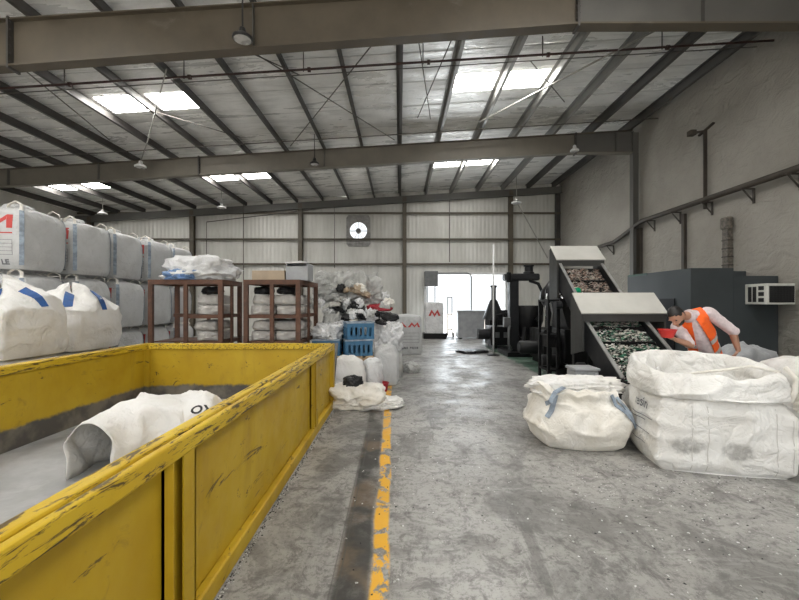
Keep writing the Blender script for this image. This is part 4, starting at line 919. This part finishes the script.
c1, zz1 = conveyor('conveyor', 'upper dark conveyor with a pale hood, rising behind the lower one', 3.24, 4.12, 8.25, 2.36, 6.90, 1.20, (8.1, 2.55, 8.42, 2.84, 1.75, 3.19, 4.15), [(3.22, 8.6, 1.8), (4.1, 8.6, 1.8), (3.28, 7.3, 1.20), (4.08, 7.3, 1.2)], 'flakes_warm', 'mixed brown and white flakes on the upper conveyor belt', 5, .20)
y = 7.62; lump('plastic_scrap', 'bright green plastic lump on the upper conveyor belt', 'scrap', (3.37, y, zz1(y) + .03), (.15, .14, .10), M['green_lump'], 41, .3, None, sub=4)

# ================================================================== machines along the aisle
root = thing('mixing_machine', 'tall black mixing machine with a motor on top, beyond the conveyors', 'machine', (3.7, 12.8, 0))
B(3.30, 4.75, 12.2, 13.5, 0, .14).build('base_frame', M['black'], root)
B(3.48, 3.76, 12.6, 12.9, .14, 2.42, bevel=.01).build('column', M['charcoal'], root)
B(3.32, 4.42, 12.55, 12.95, 2.36, 2.58, bevel=.05).build('gear_arm', M['charcoal'], root)
B(3.36, 3.50, 12.5, 12.6, 2.30, 2.62, bevel=.03).build('arm_bracket', M['black'], root)
MB().lathe([(0, 0), (.17, 0), (.17, .05), (.13, .07), (.13, .22), (.16, .24), (.16, .28), (0, .30)], (4.12, 12.75, 2.58), 20).build('top_motor', M['charcoal'], root, smooth=True, angle=40)
MB().lathe([(0, 0), (.28, 0), (.45, .55), (.45, .95), (.40, 1.02), (0, 1.02)], (4.15, 12.85, .55), 24).build('drum', M['black'], root, smooth=True, angle=40)
for a, b in (((3.9, 12.4), (3.75, 12.25)), ((4.4, 12.4), (4.6, 12.25)), ((4.15, 13.2), (4.15, 13.4))): MB().bar((a[0], a[1], .9), (b[0], b[1], .14), .09, .09).build('leg', M['black'], root)
MB().tube([(4.1, 12.6, 2.35), (4.3, 12.4, 2.25), (4.45, 12.35, 1.9), (4.35, 12.3, 1.3), (4.2, 12.35, 1.1)], .05, 10).build('hose', M['black'], root, smooth=True)
MB().tube([(3.45, 12.5, 1.0), (3.36, 12.3, .8), (3.34, 12.25, .4), (3.45, 12.3, .2)], .035, 8).build('hose', M['steel_grey'], root, smooth=True)
B(3.25, 3.46, 12.42, 12.6, .9, 1.2, bevel=.01).build('switch_box', M['steel_grey'], root)
root = thing('extruder', 'black extruder with a pointed hopper between mixing machine and conveyors', 'machine', (4.0, 11, 0))
B(3.55, 4.75, 10.5, 11.7, .12, .95, bevel=.02).build('gearbox_body', M['black'], root)
for x in (3.7, 4.6): B(x - .08, x + .08, 10.55, 11.65, 0, .12).build('foot_beam', M['black'], root)
MB().lathe([(.10, .95), (.12, 1.2), (.42, 1.75), (.42, 1.85), (.38, 2.0), (.06, 2.42), (0, 2.44)], (4.12, 11.2, 0), 20).build('hopper', M['black'], root, smooth=True, angle=35)
MB().tube([(3.75, 10.8, .95), (3.72, 10.75, 1.5), (3.74, 10.75, 2.0), (3.88, 10.85, 2.18), (4.05, 11.0, 2.2)], .07, 10).build('duct', M['charcoal'], root, smooth=True)
MB().tube([(4.0, 10.55, .95), (4.02, 10.45, 1.4), (4.02, 10.45, 1.75), (4.05, 10.75, 1.9)], .022, 8).build('bright_pipe', M['chrome'], root, smooth=True)
MB().tube([(3.62, 10.6, .95), (3.58, 10.5, 1.5), (3.62, 10.5, 1.9)], .018, 8).build('bright_pipe', M['chrome'], root, smooth=True)
MB().lathe([(0, 0), (.18, 0), (.18, .5), (.14, .55), (0, .55)], (3.55, 10.9, .45), 18, (-1, 0, 0)).build('drive_motor', M['charcoal'], root, smooth=True, angle=40)
for k in range(4): MB().lathe([(0, 0), (.07, 0), (.07, .05), (0, .05)], (3.75 + k * .2, 10.498, .62), 12, (0, -1, 0)).build('gauge', M['steel_grey'], root)
root = thing('shredder', 'low black shredder on skids beneath the upper conveyor hood', 'machine', (3.8, 9.5, 0))
B(3.30, 4.35, 9.0, 10.1, .16, 1.05, bevel=.02).build('cutting_chamber', M['black'], root)
MB().prism([(3.4, 1.05), (4.3, 1.05), (4.5, 1.75), (3.2, 1.75)], 9.05, 10.05, 'y').build('feed_hopper', M['charcoal'], root)
for yy in (9.1, 9.95): B(3.15, 4.5, yy - .07, yy + .07, 0, .16).build('skid', M['black'], root)
MB().lathe([(0, 0), (.30, 0), (.32, .03), (.32, .10), (.28, .12), (0, .12)], (3.30, 9.5, .62), 28, (-1, 0, 0)).build('flywheel', M['charcoal'], root, smooth=True, angle=40)
MB().lathe([(0, 0), (.16, 0), (.16, .40), (.12, .44), (0, .44)], (3.30, 9.25, .30), 18, (-1, 0, 0)).build('motor', M['black'], root, smooth=True, angle=40)
for k in range(3): MB().box(3.6 + k * .22, 3.72 + k * .22, 8.985, 9.0, .7, .9).build('cover_plate', M['steel_grey'], root)
MB().tube([(3.25, 9.1, 1.75), (3.16, 9.0, 1.5), (3.16, 8.97, .8), (3.22, 8.97, .3), (3.35, 8.99, .25)], .03, 8).build('hose', M['black'], root, smooth=True)
bpy.data.objects['shredder'].location.x += .42; bpy.data.objects['extruder'].location.x += .25
root = thing('guard_frame', 'black open guard frame left of the lower conveyor hood', 'frame', (3.07, 8.25, 0))
for x, y in ((2.98, 8.0), (3.16, 8.0), (2.98, 8.5), (3.16, 8.5)): MB().box(x - .025, x + .025, y - .025, y + .025, 0, 1.72).build('upright', M['black'], root)
for z in (.3, 1.0, 1.70):
    m = MB()
    for a, b in (((2.98, 8.0), (2.98, 8.5)), ((3.16, 8.0), (3.16, 8.5)), ((2.98, 8.0), (3.16, 8.0)), ((2.98, 8.5), (3.16, 8.5))): m.bar((*a, z), (*b, z), .04, .04)
    m.build('frame_ring', M['black'], root)
B(3.0, 3.14, 8.03, 8.47, .75, .98, bevel=.02).build('control_box', M['black'], root)
MB().tube([(3.0, 7.96, 1.65), (3.02, 7.9, 1.45), (3.0, 7.92, 1.2)], .02, 8).build('bright_handle', M['steel_grey'], root, smooth=True)
# pole in the aisle
root = thing('pole', 'slim white pole on a black foot standing in the aisle', 'pole', (2.97, 12.65, 0))
MB().tube([(2.97, 12.65, .03), (2.97, 12.65, 3.5)], .026, 10).build('pole_tube', M['white_metal'], root, smooth=True)
MB().lathe([(0, 0), (.20, 0), (.20, .02), (.05, .05), (0, .05)], (2.97, 12.65, 0), 20).build('foot', M['black'], root)
lump('plastic_sheeting', 'flat black sheet on the floor left of the white pole', 'sheet', (2.42, 13.4, 0), (.95, .8, .10), M['black_plastic'], 43, .4)
# far door area
root = thing('water_tank', 'grey box tank with a bent pipe left over the far door', 'tank', (1.55, 19.45, 2.42))
B(1.22, 1.86, 19.30, 19.84, 2.46, 3.20, bevel=.02).build('tank_body', M['steel_grey'], root)
MB().tube([(1.84, 19.5, 3.10), (3.30, 19.5, 3.10), (3.46, 19.5, 3.04), (3.50, 19.5, 2.9), (3.50, 19.5, 0)], .035, 10).build('bent_pipe', M['steel_grey'], root, smooth=True)
for x in (1.35, 1.72): MB().box(x - .02, x + .02, 19.4, 19.45, 0, 2.46).build('stand_leg', M['charcoal'], root)
root = thing('bulk_bag', 'bluish white bulk bag with a red emblem on a black base in the far doorway', 'bulk bag', (1.62, 18.75, 0))
bm = ring_mesh(.86, .5, [(0, .26, .3), (.9, .26, .3), (1, .32, .3), (1.03, 1.0, .3), (1.0, 1.55, .3), (.8, 1.68, .5), (0, 1.70, 1)], 51, 64, 4, .015, 2.5, .01)
tree = BVHTree.FromBMesh(bm)
mesh_part(wrap(wrap_poly([(-.28, 1.05), (-.14, 1.35), (0, 1.15), (.14, 1.35), (.28, 1.05), (.18, 1.05), (.12, 1.2), (0, 1.0), (-.12, 1.2), (-.18, 1.05)]), tree, (0, -.1, 0), (1, 0, 0), (0, 0, 1), (0, -1, 0), .006), 'red_print', M['print_red'], root, False, False)
mesh_part(bm, 'bag_body', M['film_white'], root); MB().box(-.52, .52, -.4, .4, .0, .25).build('black_base', M['black'], root, local=True)
root = thing('hand_trolley', 'thin grey trolley frame beside the bag in the far doorway', 'trolley', (2.38, 18.85, 0))
m = MB()
for x in (2.28, 2.48): m.tube([(x, 18.9, .12), (x, 18.9, 1.95)], .022, 8)
for z in (.4, 1.1, 1.9): m.tube([(2.28, 18.9, z), (2.48, 18.9, z)], .02, 8)
m.build('trolley_frame', M['steel_grey'], root); B(2.24, 2.50, 18.55, 18.86, .04, .07).build('toe_plate', M['charcoal'], root)
for x in (2.22, 2.54): MB().lathe([(0, -.03), (.13, -.03), (.13, .03), (0, .03)], (x, 18.95, .13), 16, (1, 0, 0)).build('wheel', M['black'], root)
root = thing('storage_bin', 'big pale grey storage bin on the floor before the far door', 'bin', (3.2, 18.6, 0))
MB().prism([(2.68, .06), (3.85, .06), (3.90, 1.25), (2.66, 1.25)], 18.25, 19.1, 'y').build('bin_body', M['grey_plastic'], root); MB().box(2.63, 3.93, 18.22, 19.13, 1.25, 1.31).build('rim', M['grey_plastic'], root)
for x in (2.75, 3.6): MB().box(x, x + .12, 18.3, 19.0, 0, .06).build('foot', M['charcoal'], root)
root = thing('granulator', 'dark granulator with a tall tapered chute right of the far door', 'machine', (4.1, 17, 0))
B(3.75, 5.0, 16.6, 17.6, 0, .95, bevel=.02).build('granulator_body', M['black'], root)
MB().lathe([(.48, .95), (.16, 1.75), (.10, 1.8), (.10, 2.3), (.14, 2.32), (.14, 2.4), (0, 2.4)], (4.02, 17.1, 0), 20).build('chute', M['charcoal'], root, smooth=True, angle=40)
B(4.35, 4.95, 16.65, 17.5, .95, 1.35, bevel=.03).build('motor_cover', M['black'], root)
for k in range(3): MB().lathe([(0, 0), (.08, 0), (.08, .05), (0, .05)], (3.95 + k * .25, 16.598, .55), 12, (0, -1, 0)).build('gauge', M['steel_grey'], root)
root = thing('generator', 'low black machine with pipes right of the white pole', 'machine', (3.7, 14.8, 0))
B(3.3, 4.9, 14.4, 15.4, .12, .80, bevel=.03).build('machine_body', M['black'], root)
for x in (3.4, 4.6): B(x, x + .14, 14.45, 15.35, 0, .12).build('skid', M['black'], root)
MB().tube([(3.5, 14.5, .8), (3.5, 14.4, 1.2), (3.8, 14.4, 1.3), (4.2, 14.5, .8)], .05, 8).build('pipe', M['charcoal'], root, smooth=True)
MB().lathe([(0, 0), (.2, 0), (.2, .4), (0, .42)], (3.3, 14.8, .5), 16, (-1, 0, 0)).build('motor', M['charcoal'], root, smooth=True, angle=40)
for k in range(4): MB().box(3.45 + k * .3, 3.6 + k * .3, 14.385, 14.4, .4, .6).build('panel', M['steel_grey'], root)

# ================================================================== loose chips on the floor
rr = random.Random(8); fb = MB(); bm = fb.bm
def chip(x, y, s_):
    a = rr.uniform(0, 6.28); c, d = math.cos(a) * s_, math.sin(a) * s_
    vs = [bm.verts.new((x + u * c - v * d, y + u * d + v * c, z)) for u, v, z in ((-1, -.6, .002), (1, -.5, .003), (.7, .6, .002), (-.6, .5, .003), (0, 0, .009))]
    for f in ((0, 1, 4), (1, 2, 4), (2, 3, 4), (3, 0, 4), (3, 2, 1, 0)): bm.faces.new([vs[i] for i in f])
for k in range(650):
    y = 1.8 + 7 * rr.random() ** 1.3; x = rr.uniform(-.7, 4.0) * (.4 + .6 * y / 6)
    if noise.noise(Vector((x * .8, y * .8, 4))) < -.1: continue
    if -9 < x and not (1.4 < x < 4.2 and 3.7 < y < 5.4): chip(x, y, rr.uniform(.004, .011))
for k in range(260): chip(rr.uniform(1.5, 3.3), rr.uniform(3.35, 4.1) if rr.random() < .7 else rr.uniform(2.6, 3.6), rr.uniform(.004, .011))
tag(fb.build('plastic_flakes', M['flakes_floor']), 'loose white flakes scattered over the concrete floor', 'plastic flakes', None, 'stuff')
fb = MB(); bm = fb.bm
for k in range(900): chip(-1.02 + abs(rr.gauss(0, .022)), 1.6 + 5 * rr.random(), rr.uniform(.003, .009))
tag(fb.build('plastic_flakes', M['flakes_dark']), 'line of grit and flakes along the foot of the yellow skip', 'plastic flakes', None, 'stuff')

# ================================================================== worker bending over the conveyor
V = Vector
man = thing('person', 'person in an orange vest and pale shirt bending over the conveyor with a red bowl', 'person', (4.15, 5.35, 0))
HIP = V((4.12, 5.36, .93)); NECK = V((3.70, 5.07, 1.485)); SL = V((3.90, 5.06, 1.535)); SR = V((3.60, 5.19, 1.335))
HC = V((3.425, 4.95, 1.495))
EL = V((4.20, 5.05, 1.30)); WL = V((4.26, 5.03, 1.06)); ER = V((3.60, 4.95, 1.13)); WR = V((3.42, 4.94, 1.195))
fwd = V((-.62, -.36, -.70)).normalized(); up = V((-.68, -.12, .72)); up = (up - fwd * up.dot(fwd)).normalized(); side = fwd.cross(up)   # side: right of the face as it looks out
def cap(m, pts, rs, seg=14):
    m.tube(pts, rs, seg)
    for p, r in zip((pts[0], pts[-1]), (rs[0], rs[-1])):
        g = bmesh.ops.create_icosphere(m.bm, subdivisions=2, radius=r)['verts']; bmesh.ops.translate(m.bm, vec=V(p), verts=g)
def ball(m, c, rx, ry, rz, ax):
    g = bmesh.ops.create_icosphere(m.bm, subdivisions=3, radius=1)['verts']
    mt = Matrix((ax[0] * rx, ax[1] * ry, ax[2] * rz)).transposed()
    for v in g: v.co = V(c) + mt @ v.co
AX = (side, fwd, up)
b = MB()
sp = NECK - HIP
cap(b, [HIP, HIP + sp * .3, HIP + sp * .62, HIP + sp * .85], [.135, .125, .145, .12], 20)
cap(b, [SL, (SL + SR) / 2, SR], [.065, .085, .065])
cap(b, [NECK - (HC - NECK) * .2, NECK + (HC - NECK) * .62], [.062, .056])
ball(b, HC, .076, .098, .112, AX)                                         # skull
ball(b, HC + fwd * .035 - up * .062, .058, .068, .062, AX)                 # jaw
ball(b, HC + fwd * .085 - up * .095, .024, .022, .02, AX)                  # chin
cap(b, [HC + fwd * .094 + up * .012, HC + fwd * .122 - up * .03], [.010, .017], 8)   # nose
for s_ in (-1, 1):
    ball(b, HC + fwd * .092 + up * .02 + side * s_ * .033, .022, .012, .009, AX)       # brow
    ball(b, HC - up * .005 + side * s_ * .078 - fwd * .01, .012, .022, .033, AX)       # ears
ball(b, HC + fwd * .098 - up * .062, .026, .012, .008, AX); ball(b, HC + fwd * .094 - up * .074, .022, .012, .008, AX)   # lips
cap(b, [SL, EL], [.055, .045]); cap(b, [EL, EL.lerp(WL, .3), WL], [.044, .043, .029])
cap(b, [SR, ER], [.055, .045]); cap(b, [ER, ER.lerp(WR, .3), WR], [.044, .042, .029])
def hand(W, d, palm_n, curl, thumb_s):
    d = V(d).normalized(); n = V(palm_n); n = (n - d * n.dot(d)).normalized(); s_ = d.cross(n)
    for k in range(4): cap(b, [W + s_ * (k - 1.5) * .012, W + d * .045 + s_ * (k - 1.5) * .017, W + d * .085 + s_ * (k - 1.5) * .02], [.013, .014, .011], 8)
    for k, L in enumerate((.075, .085, .078, .06)):
        p = W + d * .088 + s_ * (k - 1.5) * .021; pts = [p]; dd = d.copy()
        for j, f in enumerate((.45, .32, .23)):
            dd = (dd + n * curl).normalized(); p = p + dd * L * f; pts.append(p)
        cap(b, pts, [.0095, .009, .0085, .0075], 8)
    t0 = W + d * .03 + s_ * thumb_s * .03; t1 = t0 + d * .03 + s_ * thumb_s * .028 + n * .012; t2 = t1 + d * .03 + s_ * thumb_s * .006 + n * .014
    cap(b, [t0, t1, t2], [.013, .011, .009], 8)
BOWL = V((3.30, 4.93, 1.225))
hand(WR, (-.75, -.05, .30), (0, .25, 1.0), .38, 1)
hand(WL, (-.25, .35, -.9), (-.6, .5, 0), .3, -1)
for s_, fx in ((-1, 4.02), (1, 4.32)):
    hp = HIP + V((s_ * .09, 0, -.03)); kn = V((fx, 5.27, .50)); an = V((fx, 5.40, .09))
    cap(b, [hp, kn], [.088, .055]); cap(b, [kn, kn.lerp(an, .3), an], [.055, .054, .036]); cap(b, [an + V((0, .04, -.045)), an + V((0, -.15, -.05))], [.036, .03])
def remesh(mb, name, mat, vox, iters, parent=man, sink=True):
    o = mb.build(name, mat, parent, smooth=True)
    r = o.modifiers.new('join', 'REMESH'); r.mode = 'VOXEL'; r.voxel_size = vox; r.use_smooth_shade = True
    s_ = o.modifiers.new('relax', 'SMOOTH'); s_.iterations = iters; s_.factor = .5
    return o
body = remesh(b, 'body', M['skin'], .0075, 3)
# clothes
def shell(name, mat, build, vox=.009, it=4):
    m = MB(); build(m); return remesh(m, name, M[mat], vox, it)
def shirt(m):
    cap(m, [HIP + sp * .02, HIP + sp * .3, HIP + sp * .62, HIP + sp * .86], [.158, .150, .168, .135], 20)
    cap(m, [SL + V((-.01, 0, -.012)), (SL + SR) / 2, SR], [.078, .10, .08])
    cap(m, [SL, SL.lerp(EL, .6), EL + (EL - SL) * .06], [.076, .069, .066]); cap(m, [SR, SR.lerp(ER, .6), ER - (ER - SR) * .08], [.076, .069, .066])
    cap(m, [NECK - (HC - NECK) * .25, NECK + (HC - NECK) * .22], [.09, .070])
sh = shell('shirt', 'shirt', shirt)
tx = bpy.data.textures.new('cloth folds', 'CLOUDS'); tx.noise_scale = .09
dm = sh.modifiers.new('folds', 'DISPLACE'); dm.texture = tx; dm.strength = .022; dm.mid_level = .6
def trousers(m):
    cap(m, [HIP + sp * .06, HIP + V((0, 0, -.06))], [.163, .155], 20)
    for s_, fx in ((-1, 4.02), (1, 4.32)):
        hp = HIP + V((s_ * .09, 0, -.03)); kn = V((fx, 5.27, .50)); an = V((fx, 5.40, .12)); cap(m, [hp, kn], [.105, .075]); cap(m, [kn, an], [.074, .06])
shell('trousers', 'trousers', trousers)
def shoes(m):
    for fx in (4.02, 4.32): cap(m, [V((fx, 5.44, .05)), V((fx, 5.33, .052)), V((fx, 5.21, .04))], [.045, .05, .038])
shell('shoes', 'shoe', shoes)
# hair, beard, eyes
hm = MB(); g = bmesh.ops.create_icosphere(hm.bm, subdivisions=4, radius=1)['verts']
for v in g:
    n = v.co.normalized(); q = HC + side * n.x * .083 + fwd * (n.y * .104 - .006) + up * (n.z * .120 + .004)
    k = n.z * .75 - n.y * .55
    if k < -.12: q = HC + (q - HC) * .86
    v.co = q + noise.noise_vector(n * 9) * .006
hm.build('hair', M['hair'], man, smooth=True)
bd = MB(); ball(bd, HC + fwd * .034 - up * .070, .060, .069, .054, AX)
bd.build('beard', M['hair'], man, smooth=True)
for s_ in (-1, 1):
    e = MB(); ball(e, HC + fwd * .088 + side * s_ * .032 - up * .004, .012, .008, .007, AX); e.build('eye', M['print_black'], body, smooth=True)
# collar
m = MB(); ax = (HC - NECK).normalized(); m.lathe([(.074, -.02), (.086, -.01), (.074, .03), (.066, .028), (.066, -.02)], NECK + ax * .05, 20, ax); m.build('collar', M['shirt'], sh, smooth=True)
# open vest: a sheet wrapped on the shirt shape, gap at the chest
spn = sp.normalized(); lat = (SL - SR); lat = (lat - spn * lat.dot(spn)).normalized(); front = lat.cross(spn)
if front.y > 0: front = -front
def vest_vol(m):
    cap(m, [HIP + sp * .02, HIP + sp * .3, HIP + sp * .62, HIP + sp * .86], [.176, .170, .190, .155], 20)
    cap(m, [SL.lerp(SR, .12) + V((0, 0, .006)), (SL + SR) / 2 + V((0, 0, .012)), SR.lerp(SL, .12) + V((0, 0, .006))], [.094, .125, .094])
vv = shell('vest', 'vest', vest_vol, .0065, 8)
bpy.context.view_layer.update(); vme = bpy.data.meshes.new_from_object(vv.evaluated_get(bpy.context.evaluated_depsgraph_get()))
bpy.data.objects.remove(vv)
nax = (HC - NECK).normalized()
def cut(keep, name, mat, grow=0.0):
    bm = bmesh.new(); bm.from_mesh(vme)
    for v in bm.verts: v.co = v.co + v.normal * grow + OFF[man.name]
    dead = [f for f in bm.faces if not keep(f.calc_center_median())]; bmesh.ops.delete(bm, geom=dead, context='FACES')
    o = mesh_part(bm, name, M[mat], man, True, True); s_ = o.modifiers.new('cloth', 'SOLIDIFY'); s_.thickness = .007; s_.offset = -1; return o
def tt(c): return (c - HIP).dot(spn) / sp.length
def on_vest(c):
    t = tt(c); d = c - HIP - spn * (c - HIP).dot(spn); a = math.atan2(d.dot(lat), d.dot(front))
    if t < .03: return False
    q = c - NECK; r = (q - nax * q.dot(nax)).length
    if r < .088: return False
    if t > .55 and abs((c - NECK).dot((SL - SR).normalized())) > .150: return False
    return abs(a + .22) > .50 - .34 * max(0, t - .35)
vest = cut(on_vest, 'vest', 'vest')
cut(lambda c: on_vest(c) and (.16 < tt(c) < .25 or .46 < tt(c) < .55), 'reflective_strip', 'reflective', .005).parent = vest
# red bowl held in the right hand
root = thing('bowl', 'red plastic bowl held by the worker over the lower conveyor', 'bowl', BOWL)
MB().lathe([(0, 0), (.062, 0), (.085, .05), (.098, .09), (.106, .092), (.106, .102), (.094, .102), (.078, .05), (.055, .012), (0, .012)], BOWL, 28).build('bowl_body', M['red'], root, smooth=True, angle=40)
